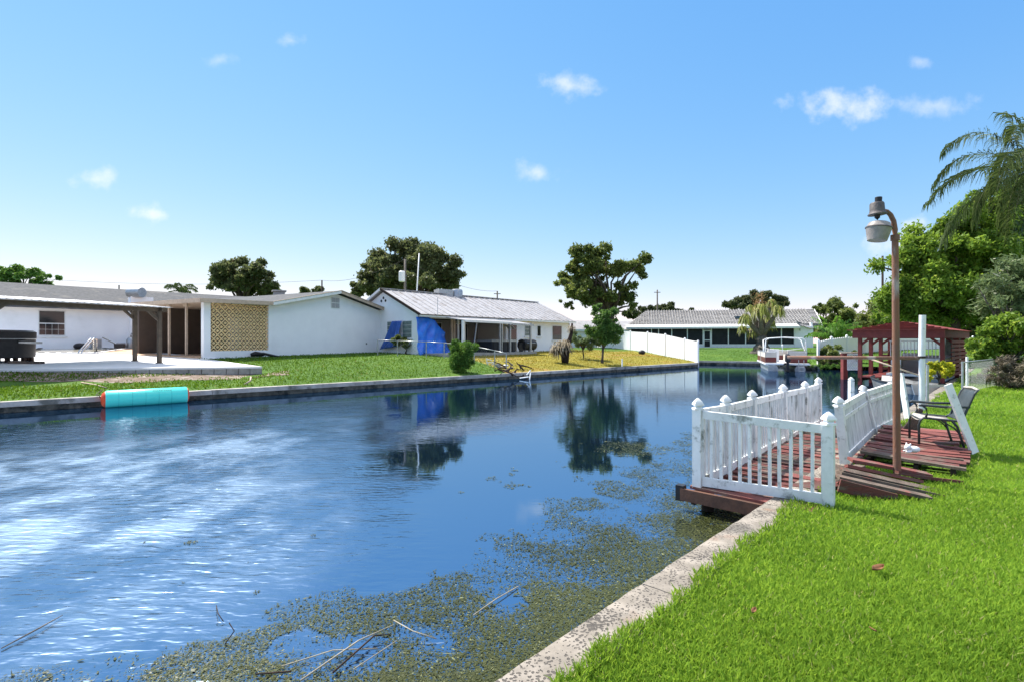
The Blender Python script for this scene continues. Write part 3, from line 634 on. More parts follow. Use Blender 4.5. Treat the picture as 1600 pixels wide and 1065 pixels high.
# ---------------- pipe mooring and wire fence by the dock ----------------
pb = G(1440.5, 12, .2)
mp_ = thing('mooring_pole', 'tall white plastic pipe with a rusty boom over the canal', 'pole', pb)
MB().tube([pb+Vector((0, 0, -.4)), pb+Vector((0, 0, 1.33))], .062, 14).build('sleeve', white_paint, mp_, smooth=40)
MB().tube([pb+Vector((0, 0, 1.325)), G(1441.5, 12, 2.5)], .068, 14).build('pipe', white_paint, mp_, smooth=40)
MB().lathe(pb+Vector((.0, 0, 1.32)), [(.074, -.02), (.074, .03)], 14).build('clamp', dark_wood, mp_)
MB().tube([W(1440, 559, 12), W(1230, 557.5, 13.2)], .042, 8).build('boom', rust, mp_, smooth=True)
MB().tube([W(1362, 561, 12.6), W(1400, 574, 12.3), W(1440, 587, 12)], .02, 6).build('stay', tan_trim, mp_, smooth=True)
def wire_fence(name, label, pts, h, group=None, posts=None, mesh=.11):
    t = thing(name, label, 'fence', pts[0], group)
    for p in pts:
        MB().tube([p-Vector((0, 0, .1)), p+Vector((0, 0, h))], .03, 8).build('post', galv, t, smooth=40)
    for p, q in zip(pts[:-1], pts[1:]):
        up = Vector((0, 0, h-.03)); MB().tube([p+up, q+up], .022, 6).build('top_rail', galv, t, smooth=True)
        n = int((q-p).length/mesh); mb = MB(); s = h-.06
        for i in range(n+1):
            for sg in (1, -1):
                a0 = i/n; a1 = a0+sg*s/(q-p).length
                P0 = p+(q-p)*a0+Vector((0, 0, .03)); z1 = 1.0
                if a1 > 1: z1 = (1-a0)/(a1-a0); a1 = 1
                if a1 < 0: z1 = a0/(a0-a1); a1 = 0
                mb.bar(P0, p+(q-p)*a1+Vector((0, 0, .03+s*z1)), .0032, .0032)
        tag(mb.build('wire_mesh', galv, t), kind='stuff')
    return t
wire_fence('wire_fence', 'chain link fence running off beside the right hedge', [G(1504, 15.6, .28), G(1560, 18.5, .3), G(1612, 21.5, .33), G(1665, 25, .36)], 1.0)
wp = MB().tube([G(1449, 13.4, .0), W(1449, 570, 13.4)], .035, 8); tag(wp.build('fence_post', galv, loc=G(1449, 13.4, 0), smooth=40), 'bare galvanised post beside the white plastic pipe', 'post')
wp = MB().tube([G(1511, 16.2, .25), W(1511, 557, 16.2)], .035, 8); tag(wp.build('fence_post', vinyl, loc=G(1511, 16.2, .25), smooth=40), 'short pale post just right of the first chain link post', 'post')

# ---------------- left house with the breeze block screen ----------------
KF = Fr((-15.06, 25), (.475, .88), (-.88, .475))     # a along the canal-side wall, b back into the house
def deck_z(x, y):
    D = -.671*(x+13.5)+.742*(y-13.5); return .87+.03*(D-3.4)
def dz(p): return deck_z(p[0], p[1])
hA = thing('house', 'low white house with a tan breeze block screen and dark roof', 'house', KF(4, 0, 1))
def wallpoly(fr, pts, b, thick, name, mat, parent):  # polygon in the (a, z) plane of a frame
    return MB().poly([fr(a, b, z) for a, z in pts], fr.v*thick).build(name, mat, parent)
wallpoly(KF, [(3.56, .7), (12.94, .7), (12.94, 3.84), (8.3, 4.86), (3.75, 3.92), (3.56, 3.92)], 0, .2, 'gable_wall', white_stucco, hA)
wallpoly(KF, [(.34, .7), (3.56, .7), (3.56, 1.40), (.34, 1.40)], .005, .2, 'low_wall', white_stucco, hA)
wallpoly(KF, [(0, .7), (.34, .7), (.34, 3.84), (0, 3.84)], -.01, .22, 'corner_column', white_stucco, hA)
wallpoly(KF, [(.34, 3.80), (3.56, 3.80), (3.56, 3.86), (.34, 3.86)], .0, .2, 'lintel', tan_trim, hA)
MB().fbox(KF, 12.74, 12.93, .2, 9.5, .7, 3.84).build('side_wall', white_stucco, hA)
MB().fbox(KF, 3.4, 3.55, .2, 9.0, .9, 3.9).build('porch_wall', M('shaded_porch_wall', (.16, .13, .11), None, 2, .8), hA)  # both porch walls coloured dark, as shade behind the screen's holes
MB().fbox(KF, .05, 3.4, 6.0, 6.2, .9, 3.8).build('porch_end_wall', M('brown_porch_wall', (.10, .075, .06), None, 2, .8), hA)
MB().fbox(KF, -.2, 3.4, .2, 6.0, .9, 1.16).build('porch_floor', M('terracotta_floor', (.52, .36, .24), (.44, .29, .19), 2, .8), hA)
MB().fbox(KF, .0, 3.4, .2, 6.0, 3.76, 3.79).build('porch_ceiling', tan_trim, hA)
dr = MB().fbox(KF, 3.33, 3.395, 2.2, 3.15, 1.17, 3.2).build('door', M('grey_door', (.25, .25, .25), None, 3, .5), hA)
MB().tube([KF(3.32, 2.3, 2.15), KF(3.27, 2.3, 2.15)], .03, 8).build('handle', chrome, dr)
MB().fbox(KF, 3.34, 3.395, 3.5, 5.4, 1.17, 3.3).build('sliding_door', glass_dark, hA)
for s in (1.53, 3.07):
    MB().fbox(KF, .0, .09, s-.05, s+.05, 1.15, 3.77).build('porch_post', tan_trim, hA)
    MB().fbox(KF, -.03, .12, s-.16, s+.16, 3.62, 3.77).build('post_bracket', tan_trim, hA)
# screen of pierced blocks
S = .4
bb = MB()
for qx in (0, 1):
    for qy in (0, 1):
        cx, cz = (qx-.5)*S/2, (qy-.5)*S/2; h = S/4; sg = 1 if (qx+qy) % 2 == 0 else -1
        def P(x, z): return (cx+x*sg, -.045, cz+z)
        t = .128
        for tri in ([(-h, h), (-h, -h+t), (h-t, h)], [(h, -h), (h, h-t), (-h+t, -h)]):
            bb.poly([P(*q) for q in tri], (0, .09, 0))
        k = .026; bb.poly([P(-h, -h), P(-h+k, -h), P(h, h-k), P(h, h), P(h-k, h), P(-h, -h+k)], (0, .08, 0))
bo = bb.build('breeze_block', block_tan, hA); bme = bo.data
bmx = Matrix((KF.u, KF.v, Vector((0, 0, 1)))).transposed().to_euler()
first = True
hc = MB().lathe((0, 0, 0), [(.001, 0), (.035, 0), (.035, .02)], 4)
for i in range(8):
    for j in range(6):
        o = bo if first else bo.copy()
        if not first: COL.objects.link(o)
        first = False
        o.parent = hA; o.location = KF(.34+S*(i+.5)+.01, .1, 1.40+S*(j+.5))-hA.location; o.rotation_euler = bmx
        o.scale = (.99, 1, .99)
for v in bme.vertices: v.co += hA.location            # the shared block mesh sits about its own centre
# roof of the wing
def slab(fr, q, th, name, mat, parent):              # q: four (a, b, z)
    return MB().hexa([fr(a, b, z-th) for a, b, z in q], [fr(a, b, z) for a, b, z in q]).build(name, mat, parent)
rA = slab(KF, [(3.55, -.45, 4.03), (8.3, -.45, 5.04), (8.3, 13, 5.04), (3.55, 13, 4.03)], .12, 'roof', shingle, hA)
slab(KF, [(8.3, -.45, 5.04), (13.45, -.45, 3.90), (13.45, 13, 3.90), (8.3, 13, 5.04)], .12, 'roof_slope', shingle, rA)
slab(KF, [(-.4, -.45, 3.93), (3.54, -.45, 4.02), (3.54, 6.3, 4.02), (-.4, 6.3, 3.93)], .06, 'porch_roof', shingle, rA)
slab(KF, [(-.42, -.48, 3.93), (3.6, -.48, 4.03), (3.6, -.44, 4.03), (-.42, -.44, 3.93)], .2, 'fascia', tan_trim, rA)
slab(KF, [(-.44, -.48, 3.935), (-.405, -.48, 3.935), (-.405, 6.3, 3.935), (-.44, 6.3, 3.935)], .2, 'fascia', tan_trim, rA)
for a0, z0, a1, z1 in ((3.5, 4.02, 8.31, 5.045), (8.31, 5.045, 13.5, 3.90)):
    slab(KF, [(a0, -.49, z0), (a1, -.49, z1), (a1, -.452, z1), (a0, -.452, z0)], .19, 'rake_board', white_paint if a0 < 5 else tan_trim, rA)
    slab(KF, [(a0, -.52, z0+.02), (a1, -.52, z1+.02), (a1, -.44, z1+.02), (a0, -.44, z0+.02)], .03, 'drip_edge', tan_trim, rA)
slab(KF, [(13.42, -.48, 3.905), (13.47, -.48, 3.905), (13.47, 13, 3.905), (13.42, 13, 3.905)], .18, 'fascia', tan_trim, rA)
slab(KF, [(12.9, -.44, 3.80), (13.42, -.44, 3.79), (13.42, 9, 3.79), (12.9, 9, 3.80)], .02, 'soffit', brown_paint, rA)
gv = MB().fbox(KF, 7.9, 8.6, -.02, .0, 3.93, 4.66).build('gable_vent', white_paint, hA)
lv = M('vent_louvre', (.34, .34, .36), (.28, .28, .3), 3, .7)
for ii in (0, 1):
    for jj in (0, 1):
        for k in range(5):
            MB().fbox(KF, 7.94+ii*.33, 8.23+ii*.33, -.045, -.02, 3.975+jj*.34+k*.058, 4.01+jj*.34+k*.058).build('louvre', lv, gv)
MB().tube([KF(12.88, -.04, 3.8), KF(12.80, -.04, 1.0)], .012, 6).build('cable', galv, hA)
MB().lathe(KF(10.95, -.005, 1.72), [(.05, 0), (.05, .03), (.02, .035)], 10, axis=-KF.v).build('tap', black_pl, hA)
# main body behind
MF = Fr((-28.9, 29.2), (.67, .74), (-.74, .67))
MB().fbox(MF, -10, 12.5, 0, .2, 1.0, 4.0).build('back_wall', white_stucco, hA)
slab(MF, [(-11, -.55, 3.93), (16, -.55, 3.93), (16, 4.5, 5.6), (-11, 4.5, 5.6)], .12, 'main_roof', shingle, hA)
slab(MF, [(-11, 4.5, 5.6), (16, 4.5, 5.6), (16, 9.6, 3.93), (-11, 9.6, 3.93)], .12, 'main_roof_rear', shingle, hA)
wn = MB().fbox(MF, 1.38, 2.60, -.03, .0, 2.20, 3.70).build('window', white_paint, hA)
MB().fbox(MF, 1.43, 2.55, -.05, -.03, 2.97, 3.66).build('pane', glass_dark, wn)
for k in range(4):
    for j in range(2): MB().fbox(MF, 1.43+k*.285, 1.43+k*.285+.265, -.05, -.03, 2.26+j*.335, 2.26+j*.335+.31).build('pane', glass_dark, wn)
MB().fbox(MF, 1.3, 2.7, -.06, .0, 2.10, 2.19).build('sill', white_paint, wn)
cA = MF.at(204, -.7); cB = MF.at(239, -.7)
chim = MB().fbox(MF, cA, cB, -.8, .0, 1.1, 4.75).build('chimney', white_stucco, hA)
MB().fbox(MF, cA+.9, cB+.03, -.85, -.2, 4.15, 4.45).build('flashing', dark_int, chim)
cc = (MF(cA, -.5, 0)+MF(cB, -.5, 0))/2
MB().lathe(cc+Vector((-.5, -.35, 5.0)), [(.30, 0), (.32, .1), (.32, 1.0)], 16, axis=(.9, -.2, 0)).build('vent_cowl', galv, chim, smooth=40)
MB().lathe(cc+Vector((.43, -.56, 5.0)), [(.27, 0), (.27, .012)], 16, axis=(.9, -.2, 0)).build('cowl_mouth', black_pl, chim)
for px in (186, 440):
    q = W(px, 452, 44) if px == 186 else W(px, 466, 40)
    MB().tube([q-Vector((0, 0, .4)), q+Vector((0, 0, .35))], .05, 6).build('vent_pipe', dark_int, hA)
q = W(436, 462, 38); MB().box(q+Vector((0, 0, -.1)), (.75, .7, .7), rz(.5)).build('roof_stack', concrete, hA); MB().box(q+Vector((0, 0, .32)), (.95, .9, .1), rz(.5)).build('stack_cap', concrete, hA)

# ---------------- pool terrace ----------------
tr = thing('terrace', 'white painted pool terrace edged with grey concrete blocks', 'terrace', (-12, 20.5, .7))
poly = [(-26.5, 12.9), (-10.2, 20.9), (-14.95, 24.9), (-14.6, 25.4), (-20.5, 29.5), (-21.5, 37), (-37, 22)]
MB().poly([(x, y, deck_z(x, y)) for x, y in poly], (0, 0, -.07)).build('slab', deck_white, tr)
ti = [(-15.2, 25.1), (-20.4, 28.6), (-21.3, 36.2), (-26, 32.0), (-21.5, 27.3)]
MB().poly([(x, y, deck_z(x, y)+.006) for x, y in ti], (0, 0, -.03)).build('tile_area', M('orange_paving', (.62, .40, .25), (.55, .36, .23), 1.5, .8), tr)
TF = Fr((-10.2, 20.9), (-16.3, -8.0)); n = 24; L = .42
for k in range(n):
    a0 = .03+k*L; z = dz(TF(a0, 0)); 
    MB().fbox(TF, a0, a0+L-.02, .02+random.uniform(-.012, .012), -.25, z-.30, z-.072).build('concrete_block', block_grey, tr)
TF2 = Fr((-10.2, 20.9), (-4.75, 4.0))
for k in range(14): MB().fbox(TF2, .05+k*L, .03+(k+1)*L, -.02, .2, dz(TF2(k*L, 0))-.30, dz(TF2(k*L, 0))-.072).build('concrete_block', block_grey, tr)
mb = MB(); rows = []
for a in np.arange(-1.0, 16, .5):
    e = 1.15+.75*vnoise(np.array([a*1.1]), np.array([2.]), 4)[0]
    if a < .3: e *= .7
    rows.append([TF(a, b, hz(TF(a, b))+.012) for b in np.linspace(-.2, e, 6)])
mb.ribbon(rows); tag(mb.build('soil', soil_m, smooth=True), kind='structure')
pool = thing('swimming_pool', 'shallow swimming pool with pale coping in the terrace', 'pool', W(110, 552, 27))
pp = [W(30, 0, 25.2), W(150, 0, 27.2), W(196, 0, 31.5), W(70, 0, 33.5)]
pc = sum(pp, Vector())/4
def ring(k): return [Vector((pc.x+(p.x-pc.x)*k, pc.y+(p.y-pc.y)*k, 0)) for p in pp]
o_, i_ = ring(1.0), ring(.88)
for k in range(4):
    q = [o_[k], o_[(k+1) % 4], i_[(k+1) % 4], i_[k]]
    MB().hexa([Vector((p.x, p.y, dz(p)+.002)) for p in q], [Vector((p.x, p.y, dz(p)+.06)) for p in q]).build('coping', deck_white, pool)
    nt_ = max(6, int((i_[(k+1) % 4]-i_[k]).length/.5)); 
    for j in range(nt_):
        a_, b_ = i_[k].lerp(i_[(k+1) % 4], j/nt_), i_[k].lerp(i_[(k+1) % 4], (j+.55)/nt_)
        MB().bar(Vector((a_.x, a_.y, dz(a_)+.075)), Vector((b_.x, b_.y, dz(b_)+.075)), .2, .02).build('tile', dark_int, pool)
MB().add([Vector((p.x, p.y, dz(p)+.02)) for p in i_], [(0, 1, 2, 3)]).build('pool_water', M('cloudy_pool_water', (.42, .38, .3), None, 1, .15), pool)
ld = thing('pool_ladder', 'curved chrome ladder rails at the pool edge', 'ladder', W(125, 555, 26.6))
for px in (0, 5):
    MB().tube([W(121+px, 556, 26.4), W(124+px*.9, 548, 26.5), W(140+px, 530.5, 27), W(143+px, 528.5, 27.2), W(146+px, 530, 27.6), W(146.5+px*.8, 548, 28)], .035, 8).build('handrail', chrome, ld, smooth=True)
PG = Fr((-14.78, 21.5), (-.475, -.88), (-.88, .475))  # pergola: a towards the canal on the left, b back
pg = thing('pergola', 'dark brown patio cover with a corrugated plastic roof', 'pergola', PG(0, 0, 1))
for a, b in ((0, .05), (0.02, 1.95), (5.25, .05), (5.25, 4.2), (.02, 4.2)):
    if (a, b) == (.02, 4.2): continue
    p0 = PG(a, b); z0 = dz(p0)
    po = MB().fbox(PG, a-.07, a+.07, b-.07, b+.07, z0+.0, 3.14+.05*b).build('post', brown_paint, pg)
    MB().fbox(PG, a-.10, a+.10, b-.10, b+.10, z0+.001, z0+.03).build('foot', brown_paint, po)
    sg = 1 if a < 2 else -1
    MB().bar(PG(a, b, 2.72+.05*b), PG(a+.45*sg, b, 3.15+.05*b), .08, .1).build('brace', brown_paint, pg)
    MB().bar(PG(a, b, 2.80+.05*b), PG(a, b+.34, 3.15+.05*b), .08, .1).build('brace', brown_paint, pg)
MB().bar(PG(-.3, .05, 3.2), PG(8, .05, 3.2), .06, .17).build('beam', brown_paint, pg)
MB().bar(PG(0, -.2, 3.2), PG(0, 4.6, 3.43), .06, .13).build('beam', brown_paint, pg)
MB().bar(PG(5.25, -.2, 3.2), PG(5.25, 4.6, 3.43), .06, .13).build('beam', brown_paint, pg)
MB().bar(PG(-.3, 4.2, 3.42), PG(8, 4.2, 3.42), .06, .15).build('beam', brown_paint, pg)
for k in range(10):                                   # corrugated sheets, each its own waves
    a0 = -.35+k*.86; rows = []
    for j in range(13):
        aa = a0+j*.86/12; zz = .022*math.sin(j*math.pi/1.5)+.006*(k % 2)
        rows.append([PG(aa, -.28, 3.30+zz), PG(aa, 2.2, 3.50+zz), PG(aa, 4.8, 3.70+zz)])
    MB().ribbon(rows).build('roof_sheet', corrug, pg, smooth=True, thick=.01)
tk = W(4, 0, 20.6); tk.z = dz(tk)
tub = thing('hot_tub', 'big round black covered tub on wooden blocks on the terrace', 'hot tub', tk)
z0 = tk.z+.16
MB().lathe(Vector((tk.x, tk.y, z0)), [(.9, 0), (.98, .03), (.99, .72), (.96, .76)], 40).build('shell', black_pl, tub, smooth=30)
MB().lathe(Vector((tk.x, tk.y, z0+.765)), [(.97, 0), (1.01, .03), (1.01, .26), (.9, .33), (.2, .345)], 40).build('cover', black_pl, tub, smooth=30)
MB().lathe(Vector((tk.x, tk.y, z0+.735)), [(1.005, 0), (1.02, .01), (1.02, .03), (1.005, .04)], 40).build('band', galv, tub, smooth=30)
for k in range(10):
    t = k/10*2*math.pi; MB().box((tk.x+.85*math.cos(t), tk.y+.85*math.sin(t), tk.z+.08), (.12, .12, .165)).build('foot', dark_wood, tub)
MB().bar(Vector((tk.x+.98, tk.y-.2, z0+.62)), Vector((tk.x+1.65, tk.y-.2, z0+.60)), .3, .08).build('shelf', galv, tub)
tag(MB().bar(W(16, 568, 20.0)+Vector((0, 0, .0)), W(66, 568, 20.1), .25, .2).build('timber', grey_wood, loc=W(40, 571, 20)), 'weathered timber lying beside the black tub', 'timber')
for px0, px1, nm, lb, hh, mt in ((117, 131, 'bag', 'black bag on the ground by the pool house wall', .35, black_pl), (140, 159, 'air_conditioner', 'grey air conditioner box behind the pool ladder', .6, galv)):
    a0, a1 = MF.at(px0, -.6), MF.at(px1, -.6); zb = dz(MF(a0, -.6))
    t = thing(nm, lb, nm.replace('_', ' ') if nm == 'bag' else 'air conditioner', MF((a0+a1)/2, -.6, zb))
    if nm == 'bag':
        m_ = MB(); blob(m_, MF((a0+a1)/2, -.6, zb+.16), (.32, .25, .2)); m_.build('sack', mt, t, smooth=True); m_ = MB(); blob(m_, MF((a0+a1)/2+.2, -.5, zb+.25), (.1, .1, .1)); m_.build('knot', mt, t, smooth=True)
    else:
        MB().fbox(MF, a0, a1, -.95, -.45, zb, zb+.08).build('pad', concrete, t); MB().fbox(MF, a0+.05, a1-.05, -.9, -.5, zb+.08, zb+hh).build('case', galv, t)
        for k in range(7): MB().fbox(MF, a0+.08, a1-.08, -.925, -.905, zb+.13+k*.06, zb+.155+k*.06).build('grille_bar', lv, t)
a0 = MF.at(194, -1.2); zb = dz(MF(a0, -1.2))
pu = thing('pool_pump', 'grey pool pump and filter tank beside the chimney', 'pump', MF(a0, -1.2, zb))
MB().lathe(MF(a0+.35, -1.2, zb), [(.22, 0), (.25, .1), (.25, .55), (.15, .72), (.05, .75)], 16).build('filter_tank', galv, pu, smooth=40)
MB().tube([MF(a0-.4, -1.3, zb+.25), MF(a0+.1, -1.3, zb+.25)], .15, 12).build('motor', lv, pu, smooth=40)
MB().tube([MF(a0+.35, -1.2, zb+.75), MF(a0+.35, -1.25, zb+.95), MF(a0+.8, -1.25, zb+.95), MF(a0+.8, -1.2, zb)], .05, 8).build('pipe', lv, pu, smooth=True)
MB().fbox(MF, a0-.6, a0+1.0, -1.6, -.9, zb, zb+.06).build('pad', concrete, pu)
sk = thing('pool_brush', 'long handled pool brush propped near the pump', 'brush', W(184, 541, 30))
MB().tube([W(160, 527, 31), W(184, 539, 30)], .025, 6).build('handle', dark_int, sk); MB().box(W(187, 540, 30), (.5, .2, .25), rz(.3)).build('head', black_pl, sk)
tp = W(404, 553, 27.2); tp.z = hz(tp)
t = thing('folded_tarp', 'black folded plastic sheet lying below the breeze block screen', 'tarp', tp)
for k, (p, q, r) in enumerate(((W(392, 554, 27), W(415, 553, 27.5), .13), (W(400, 552, 27.1), W(438, 556.5, 27.9), .07))):
    MB().tube([p, p.lerp(q, .3)+Vector((0, 0, .05)), p.lerp(q, .7), q], [r*.7, r, r*.9, r*.4], 8).build('fold', black_pl, t, smooth=True)
for (p, q, r, nm, lb, mt) in ((W(382, 602, 18), W(392, 591, 18.3), .03, 'stick', 'pale stick poking up from the soil near the far wall', tan_trim),
                              (W(127, 597, 17.0), W(166, 610, 16.0), .02, 'hose', 'thin pale hose lying in the grass left of the turquoise float', tan_trim)):
    z1 = hz(p)+.03; z2 = hz(q)+(.03 if nm == 'hose' else .25)
    tag(MB().tube([(p.x, p.y, z1), ((p.x+q.x)/2+.1, (p.y+q.y)/2, (z1+z2)/2), (q.x, q.y, z2)], r, 6).build(nm, mt, loc=p, smooth=True), lb, nm)
# turquoise roll float against the wall
f0, f1 = Vector((-11.72, 14.75, .225)), Vector((-10.2, 16.05, .225)); fd = (f1-f0).normalized(); FLn = (f1-f0).length; nrm = Vector((.671, -.742, 0)); f0 += nrm*.02; f1 += nrm*.02
fl = thing('float', 'rolled turquoise float with orange ends in the canal', 'float', f0)
r_ = .255; roll = MB().lathe(f0, [(.235, .0), (r_, .03), (r_, FLn-.03), (.235, FLn)], 40, axis=fd).build('roll', turq, fl, smooth=40)
MB().lathe(f0, [(.02, -.11), (.09, -.10), (.17, -.075), (.225, -.02), (.235, .005)], 32, axis=fd).build('end_cap', orange_v, fl, smooth=True)
MB().lathe(f1, [(.235, -.005), (.215, .02), (.15, .05), (.02, .06)], 32, axis=fd).build('end_cap', orange_v, fl, smooth=True)
for k in (.30, .62, .94, 1.26, 1.58): MB().lathe(f0+fd*k, [(r_-.002, -.006), (r_+.003, -.003), (r_+.003, .003), (r_-.002, .006)], 40, axis=fd).build('seam', M('seam_turquoise', (.05, .5, .44), None, 3, .4), roll, smooth=True)
MB().tube([f0-fd*.08, f0-fd*.2+Vector((0, .1, .12)), f0-fd*.35+Vector((-.1, .35, .12)), f0-fd*.4+Vector((-.3, .9, .22))], .012, 5).build('rope', dark_wood, fl, smooth=True)
def text(body, size, parent, mat, fn, name='lettering'):
    cu = bpy.data.curves.new('t', 'FONT'); cu.body = body; cu.size = size; cu.align_x = 'CENTER'; cu.align_y = 'CENTER'
    to = bpy.data.objects.new('t', cu); COL.objects.link(to); bpy.context.view_layer.update()
    me = bpy.data.meshes.new_from_object(to.evaluated_get(bpy.context.evaluated_depsgraph_get())); bpy.data.objects.remove(to)
    bm = bmesh.new(); bm.from_mesh(me); bmesh.ops.subdivide_edges(bm, edges=[e for e in bm.edges if e.calc_length() > size*.2], cuts=2, use_grid_fill=False); bmesh.ops.triangulate(bm, faces=bm.faces)
    base = root_loc(parent)
    for v in bm.verts: v.co = fn(v.co.x, v.co.y)-base
    bm.to_mesh(me); bm.free(); me.materials.clear(); me.materials.append(mat)
    o = bpy.data.objects.new(name, me); COL.objects.link(o); o.parent = parent; return o
def on_roll(x, y):
    th = R(52)+y/r_; d = nrm*math.cos(th)+Vector((0, 0, math.sin(th)))
    return f0+fd*(1.34+x)+d*(r_+.004)
text('VJPUQLEXEIR', .085, roll, ink, lambda x, y: on_roll(x*.95, -y))

# ---------------- house with the blue tarps ----------------
TB = Fr((-5.97, 32.5), (.67, .744), (-.744, .67))    # a along the eave facing the canal, b back
hB = thing('house', 'white house with a pale metal roof and blue tarps', 'house', TB(8, 2, 1))
LB = 17.2
def gpoly(fr, pts, a, thick, name, mat, parent): return MB().poly([fr(a, b, z) for b, z in pts], fr.u*thick).build(name, mat, parent)
gpoly(TB, [(.35, .9), (8.05, .9), (8.05, 3.72), (4.2, 5.30), (.35, 3.70)], .28, .2, 'gable_wall', white_stucco, hB)
gpoly(TB, [(.35, .9), (8.05, .9), (8.05, 3.72), (4.2, 5.30), (.35, 3.70)], LB-.45, .2, 'gable_wall', white_stucco, hB)
MB().fbox(TB, 8.6, LB-.25, .35, .55, .9, 3.62).build('front_wall', white_stucco, hB)
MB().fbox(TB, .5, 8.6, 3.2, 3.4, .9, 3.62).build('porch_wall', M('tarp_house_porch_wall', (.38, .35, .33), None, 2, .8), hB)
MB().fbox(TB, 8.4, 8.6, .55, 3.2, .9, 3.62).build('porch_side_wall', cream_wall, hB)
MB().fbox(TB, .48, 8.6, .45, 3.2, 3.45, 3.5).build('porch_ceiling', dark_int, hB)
MB().fbox(TB, .3, LB-.25, 7.85, 8.05, .9, 3.7).build('rear_wall', white_stucco, hB)
MB().fbox(TB, .5, 8.6, .3, .45, 3.38, 3.6).build('porch_beam', white_paint, hB)
rB = MB().poly([TB(.05, -.1, 3.60), TB(.05, 4.2, 5.46), TB(LB, 4.2, 5.46), TB(LB, -.1, 3.60)], (0, 0, -.05)).build('roof', metal_roof, hB)
MB().poly([TB(.05, 8.5, 3.60), TB(.05, 4.2, 5.46), TB(LB, 4.2, 5.46), TB(LB, 8.5, 3.60)], (0, 0, -.05)).build('rear_slope', metal_roof, rB)
n = 28
for k in range(n):                                    # metal sheets with raised edges
    a0 = .05+k*(LB-.05)/n; a1 = .05+(k+1)*(LB-.05)/n; h = .012
    pr = [(a0, .004), (a0+.02, .05), (a0+.06, .05), (a0+.08, .006), (a1-.004, .006)]
    MB().ribbon([[TB(a, -.16, 3.585+z), TB(a, 4.21, 5.475+z)] for a, z in pr]).build('roof_sheet', metal_roof, rB, thick=.006)
MB().bar(TB(.05, 4.2, 5.52), TB(LB, 4.2, 5.52), .3, .04).build('ridge_cap', metal_roof, rB)
MB().bar(TB(.0, -.16, 3.58), TB(.0, 4.2, 5.46), .08, .16).build('rake_board', dark_wood, rB); MB().bar(TB(.0, 8.5, 3.58), TB(.0, 4.2, 5.46), .08, .16).build('rake_board', white_paint, rB)
MB().bar(TB(.02, -.14, 3.50), TB(LB, -.14, 3.50), .05, .13).build('fascia', white_paint, rB)
MB().bar(TB(.02, -.19, 3.57), TB(9, -.19, 3.555), .07, .05).build('gutter', dark_wood, rB)
vb = thing('x', 'x', 'x', (0, 0, 0)); bpy.data.objects.remove(vb)
for b, z in ((3.95, 4.66), (4.45, 4.66), (4.2, 4.86)): MB().lathe(TB(.27, b, z), [(.10, 0), (.10, .02)], 6, axis=-TB.u).build('gable_hole', dark_int, hB)
def window(fr, a0, a1, z0, z1, b, parent, cols=1, rows=1, gm=None, axis='a', sill=True, fm=None):
    fm = fm or white_paint; gm = gm or glass_dark
    def bx_(x0, x1, y0, y1, q0, q1, nm, mt, pa):
        return (MB().fbox(fr, x0, x1, y0, y1, q0, q1) if axis == 'a' else MB().fbox(fr, y0, y1, x0, x1, q0, q1)).build(nm, mt, pa)
    w = bx_(a0-.05, a1+.05, b-.03, b, z0-.05, z1+.05, 'window', fm, parent)
    for i in range(cols):
        for j in range(rows):
            x0 = a0+(a1-a0)*i/cols+.012; x1 = a0+(a1-a0)*(i+1)/cols-.012; q0 = z0+(z1-z0)*j/rows+.012; q1 = z0+(z1-z0)*(j+1)/rows-.012
            bx_(x0, x1, b-.05, b-.03, q0, q1, 'pane', gm, w)
    if sill: bx_(a0-.1, a1+.1, b-.08, b, z0-.13, z0-.055, 'sill', fm, w)
    return w
grey_glass = M('frosted_louvre_glass', (.16, .21, .20), (.11, .15, .145), 5, .25, spec=.5)
window(TB, 1.0, 1.95, 2.12, 3.2, .28, hB, 1, 4, grey_glass, 'b'); window(TB, 2.75, 3.7, 2.12, 3.2, .28, hB, 1, 4, grey_glass, 'b')
window(TB, 14.42, 15.69, 2.0, 3.17, .35, hB, 1, 1); window(TB, 12.4, 12.8, 2.3, 3.12, .35, hB, 1, 1)
a0 = TB.at(820, .35); a1 = TB.at(829, .35); window(TB, a0, a1, 2.3, 3.1, .35, hB, 1, 3, grey_glass)
window(TB, 6.0, 7.2, 1.2, 3.2, 3.2, hB, 1, 1); window(TB, 3.4, 4.6, 1.2, 3.2, 3.2, hB, 2, 1)
a0 = TB.at(787, .35)
dr = MB().fbox(TB, 8.9, 9.8, .30, .35, 1.15, 3.2).build('door', glass_dark, hB); MB().fbox(TB, 8.95, 9.0, .25, .3, 2.0, 2.15).build('handle', chrome, dr)
for a, w in ((TB.at(706, .38), .06), (TB.at(709.5, .38), .06), (TB.at(716, .38), .05), (8.0, .06)):
    MB().fbox(TB, a-w, a+w, .33, .43, .95, 3.4).build('porch_post', tan_trim if w > .055 else white_paint, hB)
dw = TB.at(724, .32); MB().fbox(TB, dw-.1, dw+.1, .2, .42, .95, 3.45).build('corner_trim', white_paint, hB)
MB().tube([TB(1.4, -.25, 3.5), TB(1.4, -.25, 4.7)], .02, 6).build('antenna', galv, rB)
q = W(714, 457, 40.5); 
v_ = MB().lathe(q-Vector((0, 0, .4)), [(.45, 0), (.45, .5), (.38, .62), (.1, .66)], 12).build('roof_vent', galv, rB, smooth=40)
MB().box(q+Vector((-1.0, -.5, -.1)), (1.2, .9, .5), rz(.6)).build('roof_cooler', galv, rB)
